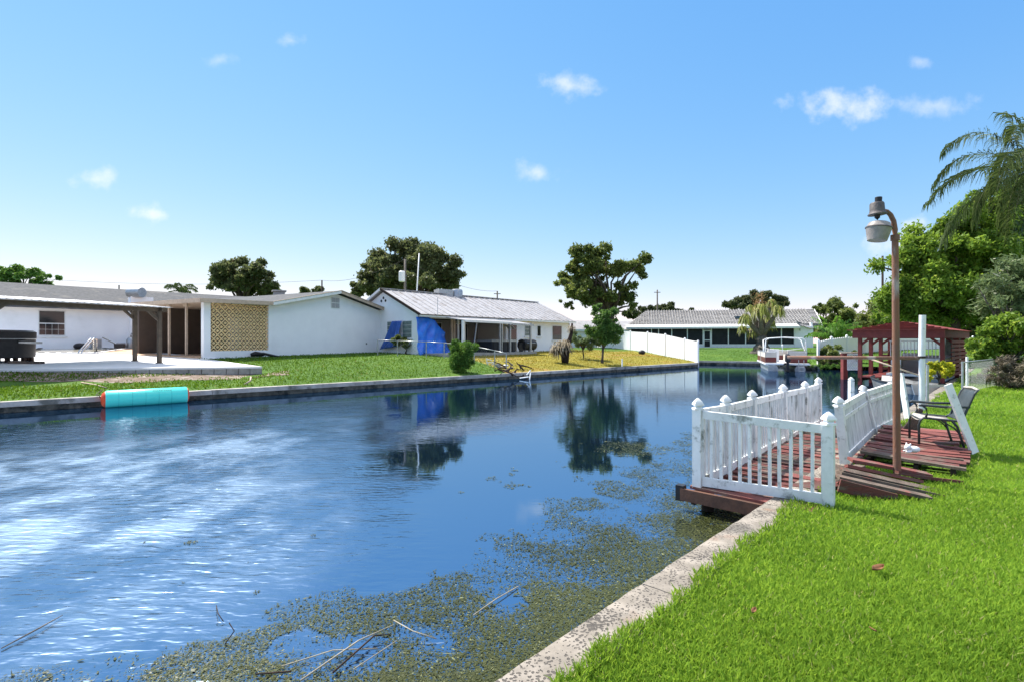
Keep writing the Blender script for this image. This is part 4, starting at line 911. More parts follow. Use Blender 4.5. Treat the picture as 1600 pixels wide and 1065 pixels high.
# lean-to porch
for a0_, a1_, zf, zb in ((2.2, 6.7, 3.24, 3.52), (6.7, 9.1, 3.15, 3.5)):
    MB().hexa([TB(a0_, -2, zf-.05), TB(a1_, -2, zf-.08), TB(a1_, .3, zb-.05), TB(a0_, .3, zb-.05)], [TB(a0_, -2, zf), TB(a1_, -2, zf-.03), TB(a1_, .3, zb), TB(a0_, .3, zb)]).build('lean_to_roof', metal_roof, hB)
    MB().bar(TB(a0_, -2.02, zf-.06), TB(a1_, -2.02, zf-.09), .05, .14).build('lean_to_fascia', white_paint if a0_ < 5 else galv, hB)
for px, w in ((723.5, .09), (781, .05), (784, .04), (797, .06), (829, .07)):
    a = TB.at(px, -1.95); MB().fbox(TB, a-w, a+w, -2.0, -1.9, 1.0, 3.2).build('lean_to_post', galv if px > 730 else white_paint, hB)
a = TB.at(739, -1.9); MB().bar(TB(a, -1.9, 1.05), TB(a+.35, -1.9, 3.1), .06, .05).build('brace', galv, hB)
MB().fbox(TB, .5, 9.2, -2.2, .45, .9, 1.12).build('porch_slab', concrete, hB)
MB().bar(TB(6.3, -2.0, 3.0), TB(7.0, -1.7, 2.75), .5, .02).build('hanging_sheet', galv, hB)
# tarps
def tarp(name, label, grid, mat, group=None):         # grid of world points, folded
    mb = MB(); mb.ribbon(grid); o = mb.build(name, mat, loc=grid[-1][0], smooth=True, thick=.012); tag(o, label, 'tarp', group); return o
def tarp_main():
    top = [(0.02, 3.42), (.5, 3.44), (1.05, 3.42), (1.5, 3.25), (1.95, 2.9), (2.45, 2.45)]
    n, m_ = 30, 20; rows = []
    for j in range(m_+1):
        t = j/m_; row = []
        for i in range(n+1):
            s = i/n; k = s*(len(top)-1); k0 = min(int(k), len(top)-2); f = k-k0
            at_ = top[k0][0]*(1-f)+top[k0+1][0]*f; zt = top[k0][1]*(1-f)+top[k0+1][1]*f
            ab = -.15+2.6*s; a = at_*(1-t)+ab*t+.05*math.sin(t*5+s*4); z = zt*(1-t)+(.98+.1*math.sin(s*7)*(t))*t
            b = .25-.55*t**1.3-.10*math.sin(s*9+t*2)*t-.07*math.sin(s*21+t*6)*(.3+t)-.05*math.sin((s+t)*14)
            row.append(TB(a, b, z))
        rows.append(row)
    tarp('tarp', 'large bright blue tarp draped over the porch corner', rows, tarp_blue, 'blue tarps')
tarp_main()
def tarp_side():
    rows = []
    for j in range(13):
        t = j/12; row = []
        for i in range(17):
            s = i/16; b = (1.85+1.1*s)*(1-t)+(2.1+2.1*s)*t; z = 3.22*(1-t)+(1.55-.25*s)*t
            row.append(TB(.12-.10*math.sin(s*9+t)*(.3+t)-.05*math.sin(s*22+t*4)-.2*t, b, z))
        rows.append(row)
    tarp('tarp', 'darker blue tarp hanging over the gable end window', rows, tarp_dark, 'blue tarps')
tarp_side()
# porch clutter
def spa():
    a0, a1 = TB.at(759, -1.0), TB.at(796, -1.0); t = thing('hot_tub', 'low dark square tub under the lean-to porch', 'hot tub', TB((a0+a1)/2, -1, 1.12))
    MB().fbox(TB, a0, a1, -1.6, -.1, 1.121, 1.85).build('shell', M('charcoal_panel', (.03, .033, .04), None, 3, .5), t)
    MB().fbox(TB, a0-.05, a1+.05, -1.65, -.05, 1.86, 1.98).build('cover', galv, t)
    for k in range(5): MB().fbox(TB, a0+.1+k*.5, a0+.14+k*.5, -1.63, -1.6, 1.15, 1.82).build('batten', black_pl, t)
spa()
t = thing('barrel_grill', 'black round barrel grill standing on the porch slab', 'grill', TB(TB.at(822, -1.2), -1.2, 1.12))
a = TB.at(812, -1.2); e = TB.at(834, -1.2)
MB().tube([TB(a+.2, -1.2, 1.62), TB(e-.1, -1.2, 1.62)], .42, 18).build('barrel', M('grill_black', (.03, .029, .028), (.05, .047, .045), 3, .6), t, smooth=40)
MB().lathe(TB(a-.05, -1.35, 1.46), [(.33, 0), (.34, .1)], 18, axis=(.8, -.6, 0)).build('wheel', black_pl, t)
for k in (a+.3, e-.3):
    for b in (-1.45, -.95): MB().fbox(TB, k-.03, k+.03, b-.03, b+.03, 1.12, 1.6).build('leg', black_pl, t)
MB().tube([TB(a+.3, -1.66, 1.75), TB(e-.3, -1.66, 1.75)], .02, 6).build('handle', chrome, t)
t = thing('lounge_chair', 'toppled pale chair frame near the wire fence corner', 'chair', W(762, 568, 28.5)); 
for p, q in ((W(760, 560, 28), W(763, 573, 28)), (W(760, 566, 28), W(772, 566, 28.3)), (W(772, 566, 28.3), W(774, 574, 28.4)), (W(762, 573, 28), W(773, 567, 28.3)), (W(768, 563, 28.8), W(760, 560, 28))): MB().tube([p, q], .03, 6).build('tube', white_paint, t)

# wire fence between the two yards
def gp(px, d): p = G(px, d); p.z = hz(p); return p
wire_fence('wire_fence', 'chain link fence between the green lawn and the dry yard', [gp(590, 31.4), gp(621, 31.1), gp(666, 30.6), gp(694, 30.2), gp(741, 28.4), gp(773, 26.9), gp(791, 26.2)], .95, mesh=.2)

# ---------------- screened house at the end of the canal ----------------
CF = Fr((13.9, 60), (.973, -.23), (.23, .973))
hC = thing('house', 'long screened house with a mottled white tile roof at the canal end', 'house', CF(9, 3, 1))
zb_ = 1.0
MB().fbox(CF, -.1, 17.5, 0, .15, zb_, zb_+.55).build('knee_wall', white_paint, hC)
MB().fbox(CF, 0, 19.4, 4, 4.2, zb_, 3.6).build('front_wall', cream_wall, hC)
MB().fbox(CF, 17.5, 19.4, .3, .5, zb_, 3.5).build('end_wall', white_stucco, hC); MB().fbox(CF, 17.3, 17.5, .3, 4, zb_, 3.5).build('porch_side', white_stucco, hC); MB().fbox(CF, 19.2, 19.4, .5, 9.5, zb_, 3.9).build('gable_wall', white_stucco, hC)
MB().fbox(CF, -.1, .05, 0, 4, zb_, 3.4).build('left_wall', white_stucco, hC)
edges = [CF.at(px, 0) for px in (985, 1018, 1029, 1049.6, 1074, 1098.5, 1111.6, 1138, 1165, 1193, 1221)]+[17.45]
for a in edges: MB().fbox(CF, a-.05, a+.05, -.02, .1, zb_+.551, 3.3).build('screen_post', white_paint, hC)
for k, (a0, a1) in enumerate(zip(edges[:-1], edges[1:])):
    if k == 5:
        d = MB().fbox(CF, a0+.06, a1-.06, -.03, .08, zb_+.05, 3.1).build('screen_door', white_paint, hC)
        for z0, z1 in ((1.25, 1.95), (2.05, 3.0)): MB().fbox(CF, a0+.16, a1-.16, -.05, -.03, z0, z1).build('screen', screen_m, d)
    else: MB().fbox(CF, a0+.05, a1-.05, .03, .05, zb_+.551, 3.3).build('screen', screen_m, hC)
MB().hexa([CF(-.5, -.5, 3.28), CF(17.9, -.5, 3.28), CF(17.9, 1.2, 3.45), CF(-.5, 1.2, 3.45)], [CF(-.5, -.5, 3.5), CF(17.9, -.5, 3.5), CF(17.9, 1.2, 3.85), CF(-.5, 1.2, 3.85)]).build('porch_roof', white_paint, hC)
rC = MB().poly([CF(-.3, .9, 3.75), CF(20.3, .9, 3.75), CF(20.8, 5, 5.62), CF(1.9, 5, 5.62)], (0, 0, -.12)).build('roof', tile_roof, hC)
MB().poly([CF(-.3, 9.1, 3.75), CF(20.3, 9.1, 3.75), CF(20.8, 5, 5.62), CF(1.9, 5, 5.62)], (0, 0, -.12)).build('rear_slope', tile_roof, rC)
MB().poly([CF(-.3, .9, 3.75), CF(1.9, 5, 5.62), CF(-.3, 9.1, 3.75)], (0, 0, -.12)).build('hip', tile_roof, rC)
for j in range(11):                                   # tile courses
    t = j/11; b = .9+4.1*t; z = 3.75+1.87*t
    MB().hexa([CF(-.3+2.2*t, b-.02, z+.01), CF(20.3+.5*t, b-.02, z+.01), CF(20.3+.5*t, b+.33, z+.13), CF(-.3+2.2*t, b+.33, z+.13)], [CF(-.3+2.2*t, b-.03, z+.07), CF(20.3+.5*t, b-.03, z+.07), CF(20.3+.5*t, b+.33, z+.17), CF(-.3+2.2*t, b+.33, z+.17)]).build('tile_course', tile_roof, rC)
for k in range(66):
    a = .0+k*.31
    if a < 19.9: MB().tube([CF(max(a, -.2), .88, 3.80), CF(a+.02, 4.95, 5.70)] if a > 2 else [CF(a, .88, 3.8), CF(a+.02, .9+1.85*max(a, .3), 3.8+.85*max(a, .3))], .055, 4).build('tile_rib', tile_roof, rC)
MB().bar(CF(20.45, .8, 3.62), CF(20.95, 5, 5.52), .05, .22).build('rake_board', white_paint, rC); MB().poly([CF(19.4, .9, 3.60), CF(20.4, .9, 3.60), CF(20.9, 5, 5.46), CF(19.4, 5, 5.46)], (0, 0, -.02)).build('soffit', dark_int, rC)
MB().poly([CF(18.9, -.2, 3.3), CF(19.9, .6, 3.25), CF(19.9, 1.0, 3.75), CF(17.9, .8, 3.75)], (.1, .2, -.05)).build('eave_return', tile_roof, rC)
a0 = CF.at(1150, 1.8); MB().fbox(CF, a0, a0+.9, 2.2, 3.0, 4.5, 4.75).build('skylight', GLASS('skylight_glass', (.04, .08, .11)), rC)
dsh = thing('satellite_dish', 'grey satellite dish on the roof corner of the screened house', 'dish', W(1250, 512, 56)+Vector((0, 0, -.1)))
MB().lathe(W(1250, 506, 55.9), [(.45, .0), (.44, .02), (.3, -.05), (.05, -.1)], 20, axis=(.25, -.55, .8)).build('reflector', M('dish_grey', (.12, .12, .12), None, 3, .6), dsh, smooth=True)
MB().tube([W(1250, 508, 56), W(1250, 519, 56.2)], .05, 6).build('mast', galv, dsh); MB().tube([W(1250, 508, 56), W(1244, 503, 55.3)], .03, 6).build('arm', galv, dsh)
# low neighbour roof behind the dry yard
DFm = Fr(G(893, 58).xy, (.96, .28))
hD = thing('house', 'low white roofed house behind the dead yucca', 'house', DFm(4, 2, 1))
MB().fbox(DFm, -1, 9, .5, 6, 1, 3.2).build('wall', white_stucco, hD)
MB().poly([DFm(-1.5, 0, 3.2), DFm(9.5, 0, 3.2), DFm(9.5, 3.2, 4.35), DFm(-1.5, 3.2, 4.35)], (0, 0, -.15)).build('roof', metal_roof, hD); MB().poly([DFm(-1.5, 6.4, 3.2), DFm(9.5, 6.4, 3.2), DFm(9.5, 3.2, 4.35), DFm(-1.5, 3.2, 4.35)], (0, 0, -.15)).build('rear_slope', metal_roof, hD)
MB().bar(DFm(-1.5, -.05, 3.12), DFm(9.5, -.05, 3.12), .06, .22).build('fascia', white_paint, hD)
window(DFm, 6.2, 7.6, 1.9, 2.9, .5, hD, 2, 1)

# ---------------- white vinyl fences ----------------
def vfence(label, pts, h, flat=True, scal=False):
    t = thing('vinyl_fence', label, 'fence', pts[0])
    for i, p in enumerate(pts):
        q = MB().bar(p-Vector((0, 0, .3)), p+Vector((0, 0, h+.03)), .13, .13).build('post', vinyl_far, t); MB().lathe(p+Vector((0, 0, h+.03)), [(.1, 0), (.1, .03), (.02, .09)], 4, sq=True).build('post_cap', vinyl_far, q)
    for p, q in zip(pts[:-1], pts[1:]):
        u = (q-p); n = Vector((-u.y, u.x, 0)).normalized()*.02; e = u.normalized()*.07; p_, q_ = p+e, q-e
        if scal:
            m_ = 14; tops = [p_.lerp(q_, k/m_)+Vector((0, 0, h-.05-.05*(k % 2))) for k in range(m_+1)]
            MB().poly([p_-Vector((0, 0, .1)), q_-Vector((0, 0, .1))]+tops[::-1], n*2).build('panel', vinyl_far, t)
        else:
            k = max(2, round(u.length/.3))
            for j in range(k):
                s0, s1 = p_.lerp(q_, j/k), p_.lerp(q_, (j+.985)/k)
                MB().poly([s0-Vector((0, 0, .15)), s1-Vector((0, 0, .15)), s1+Vector((0, 0, h-.1)), s0+Vector((0, 0, h-.1))], n*1.5).build('board', vinyl_far, t)
            MB().bar(p_+Vector((0, 0, h-.06)), q_+Vector((0, 0, h-.06)), .06, .1).build('top_rail', vinyl_far, t)
vf = [W(1090.5, 568, 38.6), W(1070, 562, 41), W(1039.5, 553, 44), W(1011.7, 547.5, 47.5), W(985, 544, 51), W(958, 541, 54.5), W(930, 540, 58)]
vfence('white vinyl privacy fence stepping down to the water beside the dry lawn', vf, 1.66)
vf2 = [W(1278.4, 569, 34.8), W(1299, 563, 36.3), W(1323, 559, 38.2), W(1350, 557, 40), W(1378, 556, 42), W(1406, 555, 44), W(1434, 554, 46), W(1462, 553, 48), W(1490, 552, 50), W(1520, 551, 52), W(1550, 551, 54)]
for p in vf2[1:]: p.z = min(p.z, .95)
vfence('scalloped white fence behind the moored pontoon boat', vf2, 1.6, scal=True)

# ---------------- trees and plants ----------------
def unit(n):
    v = rng.normal(size=(n, 3)); return v/np.linalg.norm(v, axis=1)[:, None]
def leaves(C, size, droop=.3, asp=.45, out=None):
    n = len(C); A = unit(n); A[:, 2] -= droop
    if out is not None: A = A*.75+out*.6
    A /= np.linalg.norm(A, axis=1)[:, None]; B = np.cross(A, unit(n)); B /= np.linalg.norm(B, axis=1)[:, None]+1e-9
    s = size*rng.uniform(.6, 1.3, (n, 1)); A = A*s; B = B*s*asp
    return np.stack([C-A, C+B, C+A, C-B], 1)
def tree(name, label, cat, base, ells, nclump, nleaf, size, lm_, tr=.25, fork=.3, bm_=None, group=None, seed=1, cr=(.14, .40), flat=.75, parts=('trunk', 'crown'), asp=.45, droop=.3, limbs=16, shell=.5):
    global rng
    rng = np.random.default_rng(seed); random.seed(seed); base = Vector(base); t = thing(name, label, cat, base, group)
    vol = np.array([e[3]*e[4]*e[5] for e in ells])**.8; vol = vol/vol.sum(); Cs = []; Rs = []
    for k, e in enumerate(ells):
        m_ = max(3, int(round(nclump*vol[k]))); u = unit(m_); r = (shell+(1.14-shell)*rng.random(m_))[:, None]
        c = np.array(e[:3])+u*r*np.array(e[3:])*.86; Cs.append(c); Rs.append(rng.uniform(cr[0], cr[1], m_)*min(e[3:]))
    Cs = np.concatenate(Cs); Rs = np.concatenate(Rs); w = Rs**2; cnt = (nleaf*1.25*w/w.sum()).astype(int)+3
    P = []; V = []; O = []
    for c, r, n in zip(Cs, Rs, cnt):
        u = unit(n); rr = r*(rng.random(n)**.33)[:, None]; q = c+u*rr*np.array([1, 1, flat])+rng.normal(size=(n, 3))*r*.27
        P.append(q); V.append(np.clip(rng.random()*.45+.45*rng.random(n), 0, .89)); O.append(u)
    P = np.concatenate(P)+np.array(base); V = np.concatenate(V); O = np.concatenate(O); V[rng.random(len(V)) < .02] = 1
    qmesh(parts[1], leaves(P, size, droop, asp, O), 4, lm_, t, V)
    mb = MB(); zmin = min(e[2]-e[5] for e in ells); zf = max(.25, zmin*.8+fork*(max(e[2] for e in ells)-zmin))
    f = base+Vector((random.uniform(-.1, .1), random.uniform(-.1, .1), zf)); mb.tube([base-Vector((0, 0, .2)), base+Vector((0, 0, .15)), base.lerp(f, .5), f], [tr*1.35, tr*1.05, tr*.85, tr*.7], 8)
    idx = rng.choice(len(Cs), min(limbs, len(Cs)), replace=False)
    for i in idx:
        e = Vector(Cs[i])+base; mid = f.lerp(e, .5)+Vector((random.uniform(-1, 1), random.uniform(-1, 1), random.uniform(.1, 1)))*(e-f).length*.12
        mb.tube([base.lerp(f, random.uniform(.65, 1)), mid, e], [tr*.5, tr*.26, tr*.07], 5)
    mb.build(parts[0], bm_ or bark, t, smooth=True)
    return t
def gpos(px, d): p = G(px, d); p.z = hz(p); return p
oak = LEAF('oak_leaf', (.05, .068, .026), (.15, .18, .068), .42, .5, c3=(.11, .095, .04))
mid_l = LEAF('laurel_leaf', (.05, .08, .02), (.19, .24, .06), .42, .5, c3=(.16, .15, .04))
bright = LEAF('camphor_leaf', (.05, .11, .012), (.21, .33, .04), .48, .5, c3=(.32, .38, .08))
fern = LEAF('young_leaf', (.04, .10, .018), (.13, .24, .05), .38, .5, c3=(.3, .36, .1))
shrub_l = LEAF('shrub_leaf', (.035, .095, .015), (.13, .25, .04), .35, .5, c3=(.28, .38, .08))
greyleaf = LEAF('grey_leaf', (.06, .095, .035), (.19, .26, .11), .36, .5, c3=(.42, .44, .32))
yellow_l = LEAF('croton_leaf', (.20, .26, .02), (.62, .60, .04), .35, .45, c3=(.8, .72, .1))
dead_l = LEAF('dead_leaf', (.10, .085, .06), (.26, .22, .15), .15, .8, c3=(.34, .32, .27))
far_l = LEAF('far_tree_leaf', (.035, .05, .02), (.11, .135, .055), .3, .6, c3=(.14, .13, .07))
def E(px, py, rx, ry, d, base, dd=0):                # an ellipsoid given by its place in view, relative to the tree's base
    c = W(px, py, d+dd)-base; k = d/F; return (c.x, c.y, c.z, rx*k, rx*k*.85, ry*k)
def vtree(name, label, d, bpx, es, nclump, nleaf, size, lm_, z=None, **k):
    b = gpos(bpx, d) if z is None else G(bpx, d, z)
    return tree(name, label, k.pop('cat', 'tree'), b, [E(*e, d, b) for e in es], nclump, nleaf, size, lm_, **k)
G1 = 'trees beyond the houses'
vtree('oak_tree', 'dark round oak behind the breeze block house', 62, 383, [(378, 428, 48, 26), (345, 437, 27, 20), (415, 440, 25, 20), (378, 448, 55, 18)], 80, 27000, .22, oak, seed=3, tr=.4, group=G1, limbs=20)
vtree('oak_tree', 'broad dark oak rising behind the blue tarp house', 60, 640, [(635, 412, 55, 34), (595, 430, 45, 32), (690, 420, 40, 30), (715, 432, 20, 16), (570, 448, 26, 20), (650, 445, 80, 24)], 150, 48000, .22, oak, seed=4, tr=.5, group=G1, limbs=26)
vtree('laurel_tree', 'tall open crowned tree behind the young green tree', 58, 955, [(935, 410, 48, 30), (985, 415, 30, 24), (890, 430, 28, 24), (915, 455, 45, 26), (1005, 408, 14, 12), (975, 455, 28, 20), (885, 472, 22, 12), (980, 478, 20, 14)], 120, 21000, .22, mid_l, seed=5, tr=.42, group=G1, limbs=40, fork=.2, cr=(.12, .36))
vtree('shade_tree', 'small green treetop over the far left roof', 70, 35, [(40, 432, 48, 14), (10, 430, 30, 14), (70, 437, 20, 9)], 50, 12000, .22, shrub_l, seed=6, group=G1)
vtree('shade_tree', 'little dark treetop left of the tarp house roof', 80, 486, [(478, 454, 12, 8), (496, 456, 12, 7)], 18, 2200, .32, oak, seed=7, group=G1)
vtree('shade_tree', 'low dark treeline behind the low white roof', 85, 1020, [(1040, 484, 26, 10), (1000, 488, 30, 10), (1072, 490, 20, 8)], 44, 11000, .26, far_l, seed=8, group=G1)
vtree('shade_tree', 'brown green tree behind the tiled roof ridge', 78, 1190, [(1190, 470, 42, 14), (1160, 475, 26, 14), (1220, 476, 20, 12)], 70, 17000, .25, far_l, seed=9, group=G1)
vtree('shade_tree', 'sparse tree right of the tiled house gable', 68, 1285, [(1278, 478, 18, 12), (1310, 492, 34, 22), (1335, 500, 26, 22), (1300, 515, 40, 20)], 80, 17000, .22, mid_l, seed=10, group=G1)
vtree('shade_tree', 'dense backdrop tree behind the scalloped fence', 60, 1400, [(1370, 500, 40, 34), (1420, 490, 60, 40), (1500, 500, 60, 36), (1570, 500, 60, 40)], 150, 42000, .22, mid_l, seed=11, group=G1)
# right-hand trees
vtree('camphor_tree', 'large bright green camphor tree rising behind the red boathouse', 34, 1490, [(1490, 380, 75, 50), (1420, 440, 55, 55), (1540, 350, 60, 45), (1580, 420, 70, 70), (1480, 460, 90, 55), (1385, 480, 30, 30), (1600, 330, 50, 40), (1400, 412, 28, 20), (1560, 318, 45, 34), (1620, 300, 50, 40), (1520, 420, 60, 60), (1575, 300, 40, 26), (1450, 395, 45, 35)], 300, 86000, .145, bright, z=.4, seed=12, tr=.45, cr=(.2, .36), limbs=40)
vtree('grey_shrub', 'tall grey green straggly shrub at the right edge', 20, 1590, [(1600, 440, 45, 50), (1575, 475, 48, 38), (1625, 480, 60, 70), (1548, 450, 24, 20)], 90, 15000, .13, greyleaf, z=.3, seed=13, cat='shrub', tr=.12, bm_=bark_grey, asp=.22, limbs=45, cr=(.2, .4), parts=('stems', 'foliage'))
vtree('hedge_bush', 'bright green bush overhanging the chain link fence', 18.5, 1575, [(1570, 525, 50, 26), (1535, 532, 26, 24), (1610, 520, 50, 30), (1565, 556, 44, 22), (1615, 560, 40, 26)], 70, 15000, .10, bright, z=.3, seed=14, cat='bush', tr=.08, parts=('stems', 'foliage'))
vtree('brush_pile', 'brown heap of dry brush below the green bush', 17.5, 1580, [(1575, 585, 45, 20), (1610, 580, 40, 26), (1540, 590, 20, 10)], 50, 9000, .09, dead_l, z=.29, seed=15, cat='brush pile', tr=.05, asp=.14, parts=('twigs', 'leaf_litter'), limbs=40)
vtree('croton_bush', 'yellow green croton bush by the bare fence post', 18.5, 1468, [(1465, 575, 20, 12), (1482, 580, 14, 9), (1455, 585, 12, 9)], 26, 1500, .085, yellow_l, z=.27, seed=16, cat='bush', tr=.03, parts=('stems', 'foliage'))
vtree('shrub', 'dark shrub in front of the scalloped fence', 34.5, 1305, [(1300, 553, 22, 14), (1325, 557, 20, 13), (1288, 560, 12, 10)], 40, 5000, .11, mid_l, seed=17, cat='shrub', tr=.06, parts=('stems', 'foliage'))
vtree('marsh_grass', 'bright green weeds along the shore right of the boat', 33.8, 1310, [(1300, 571, 30, 5), (1330, 571, 20, 6), (1272, 569, 14, 4)], 40, 4500, .10, shrub_l, z=.25, seed=18, cat='weeds', tr=.02, asp=.15, parts=('stems', 'foliage'))
# yard plants on the far side
vtree('shrub', 'rounded green shrub at the far seawall edge', 24.7, 722, [(722, 555, 22, 20), (711, 545, 12, 14), (734, 544, 13, 15), (721, 568, 15, 12)], 60, 9000, .085, shrub_l, seed=19, cat='shrub', tr=.07, parts=('stems', 'foliage'), flat=1.5, asp=.25, cr=(.15, .4), droop=-.5)
vtree('young_tree', 'slender young green tree on the yellow lawn', 33, 941, [(940, 490, 20, 22), (945, 515, 26, 20), (930, 510, 20, 18), (958, 512, 15, 14), (943, 533, 12, 12)], 60, 11000, .10, fern, seed=20, tr=.09, asp=.35, limbs=24)
vtree('shrub', 'grey green shrub clump beside the young tree', 35, 912, [(908, 533, 22, 10), (925, 535, 16, 12), (892, 530, 10, 8), (900, 522, 10, 8)], 34, 4200, .12, greyleaf, seed=21, cat='shrub', tr=.05, parts=('stems', 'foliage'), asp=.2)
vtree('shrub', 'low dark shrub beside the tarp under the window', 33.4, 634, [(625, 533, 12, 9), (640, 536, 14, 9), (655, 534, 8, 8)], 26, 3600, .09, mid_l, seed=22, cat='shrub', tr=.05, parts=('stems', 'foliage'))
vtree('shrub', 'leafy shrub behind the wire fence beside the blue tarp', 31.6, 720, [(718, 540, 13, 9), (730, 546, 10, 8), (708, 548, 8, 8)], 26, 3600, .085, shrub_l, seed=23, cat='shrub', tr=.05, parts=('stems', 'foliage'))

def frond_set(fr_list, wid, lf_len, seed):           # palm fronds: rachis curves with hanging leaflets -> (quads, rachis builder)
    r = np.random.default_rng(seed); Q = []; mb = MB()
    for p0, d, L, droop, ns in fr_list:
        p0 = Vector(p0); d = Vector(d).normalized(); pts = []; p = p0.copy(); n = 14; dd = d.copy()
        for i in range(n+1):
            pts.append(p.copy()); p = p+dd*L/n; dd = (dd+Vector((0, 0, -droop/n*(.4+1.6*i/n)))).normalized()
        mb.tube(pts, [.03*(1-.85*i/n)*wid*18 for i in range(n+1)], 4)
        for s in np.linspace(.12, 1, ns):
            k = min(int(s*n), n-1); q = pts[k].lerp(pts[k+1], s*n-k); tg = (pts[k+1]-pts[k]).normalized(); sd = tg.cross(Vector((0, 0, 1)))
            if sd.length < .1: sd = Vector((1, 0, 0))
            sd.normalize()
            for sg in (-1, 1):
                ln = lf_len*(1-.55*abs(s-.45)*1.6)*r.uniform(.75, 1.1)
                ld = (sd*sg*r.uniform(.5, 1)+tg*r.uniform(.2, .7)+Vector((0, 0, r.uniform(-.75, .15)))).normalized()
                m_ = q+ld*ln*.5; e = q+(ld*.8+Vector((0, 0, -.6))).normalized()*ln; w = ld.cross(tg).normalized()*wid if ld.cross(tg).length > .01 else Vector((wid, 0, 0))
                Q.append([q, m_+w, e, m_-w])
    return np.array([[list(v) for v in q] for q in Q]), mb
def palm(name, label, base, top, fl, wid, ll, mat, seed, tr=.12, group=None):
    base, top = Vector(base), Vector(top); t = thing(name, label, 'palm', base, group)
    MB().tube([base-Vector((0, 0, .2)), base.lerp(top, .5), top], [tr*1.3, tr, tr*.8], 10).build('trunk', bark_grey, t, smooth=True)
    Q, mb = frond_set(fl, wid, ll, seed); mb.build('rachis', mat2, t, smooth=True); r = np.random.default_rng(seed)
    qmesh('fronds', Q, 4, mat, t, np.clip(r.random(len(Q))*.9, 0, 1))
mat2 = M('palm_stem', (.12, .13, .04), (.09, .09, .035), 5, .6)
palm_l = LEAF('queen_palm_leaf', (.03, .052, .014), (.10, .14, .04), .3, .5)
top = W(1612, 268, 15)
def toward(px, py, d): return (W(px, py, d)-top)
fl = [(top, toward(1545, 165, 15.2), 3.0, 2.5, 96), (top, toward(1500, 240, 14.8), 3.6, 1.35, 110), (top, toward(1555, 270, 14.0), 2.6, 2.9, 80), (top, toward(1520, 205, 15.6), 2.9, 2.6, 90), (top, toward(1575, 200, 14.2), 3.0, 2.4, 90), (top, toward(1540, 290, 16.0), 3.0, 1.8, 90), (top, toward(1580, 310, 14.5), 2.4, 2.2, 80), (top, toward(1560, 220, 14.4), 2.6, 3.2, 100), (top, toward(1535, 270, 15.4), 2.2, 3.4, 90), (top, toward(1600, 170, 14.6), 2.6, 3.0, 90), (top, toward(1590, 150, 15.5), 2.6, 1.7, 60), (top, toward(1640, 180, 16), 2.6, 1.5, 50), (top, toward(1700, 220, 15), 2.8, 1.6, 50), (top, toward(1690, 290, 14), 2.6, 1.6, 50), (top, toward(1600, 220, 18), 2.5, 1.6, 50), (top, toward(1650, 330, 13), 2.2, 1.6, 50), (top, toward(1545, 330, 15.2), 1.7, 1.6, 55)]
palm('queen_palm', 'tall queen palm with drooping fronds at the right edge', G(1625, 15, .3), top, fl, .017, .72, palm_l, 31, .15)
def ring_fronds(top, n, L, droop, el, ns, seed):
    r = random.Random(seed); out = []
    for k in range(n):
        a = 2*math.pi*k/n+r.uniform(-.2, .2); e = r.uniform(*el); out.append((top, (math.cos(a)*math.cos(e), math.sin(a)*math.cos(e), math.sin(e)), L*r.uniform(.8, 1.1), droop, ns))
    return out
b = gpos(288, 70); tp = W(284, 455, 70); palm('queen_palm', 'small palm top showing over the left house roof', b, tp, ring_fronds(tp, 13, 2.4, 1.6, (.1, 1.0), 24, 3), .07, .8, palm_l, 33)
b = gpos(1305, 47); tp = W(1305, 528, 47); banana = LEAF('banana_leaf', (.06, .16, .02), (.17, .34, .05), .4, .4); palm('areca_palm', 'fresh green feathery palm behind the scalloped fence', b, tp, ring_fronds(tp, 18, 2.6, .9, (.35, 1.3), 26, 4), .06, .7, banana, 34)
# yucca with heavy drooping heads
def ponytail():
    b = gpos(1190, 45); t = thing('ponytail_palm', 'thick trunked ponytail palm with drooping shaggy heads on the far lawn', 'palm', b); mb = MB()
    heads = [(1188, 487, 1.25), (1165, 500, 1.0), (1215, 487, 1.05), (1178, 518, .9), (1200, 505, 1.1), (1160, 515, .7), (1205, 475, .8), (1172, 483, .7)]
    mb.tube([b-Vector((0, 0, .2)), b+Vector((0, 0, .1)), b+Vector((0, 0, .5)), W(1191, 530, 45), W(1190, 515, 45)], [1.0, .95, .7, .55, .4], 12)
    Q = []; r = np.random.default_rng(5)
    for k, (px, py, s) in enumerate(heads):
        h = W(px, py, 45+random.uniform(-.8, .8)); mb.tube([W(1190, 524, 45), W(1190, 515, 45).lerp(h, .55)-Vector((0, 0, .2)), h], [.32, .2, .14], 7)
        n = int(260*s); az = r.uniform(0, 2*np.pi, n); el = r.uniform(-.3, 1.45, n)
        for a, e in zip(az, el):
            d = Vector((math.cos(a)*math.cos(e), math.sin(a)*math.cos(e), math.sin(e))); L = s*r.uniform(.6, 1.0); m_ = h+d*L*.6; q = m_+Vector((d.x*.3, d.y*.3, -1)).normalized()*L*r.uniform(.5, 1.0)
            w = Vector((-math.sin(a), math.cos(a), 0))*.035; Q.append([h, m_+w, q, m_-w])
    mb.build('trunk', bark_grey, t, smooth=True)
    Q = np.array([[list(v) for v in q] for q in Q]); qmesh('leaf_heads', Q, 4, LEAF('yucca_leaf', (.07, .10, .02), (.24, .27, .06), .3, .5, c3=(.35, .27, .12)), t, r.random(len(Q)))
    sp = MB(); c = W(1187, 470, 45); sp.tube([W(1188, 487, 45), c], .04, 5); sp.build('flower_stalk', tan_trim, t)
    P = np.array(c)+r.normal(size=(420, 3))*np.array([.28, .28, .38]); qmesh('flower_spike', leaves(P, .06), 4, LEAF('dry_flower', (.28, .17, .07), (.42, .27, .12), .2, .7), t, r.random(420))
ponytail()
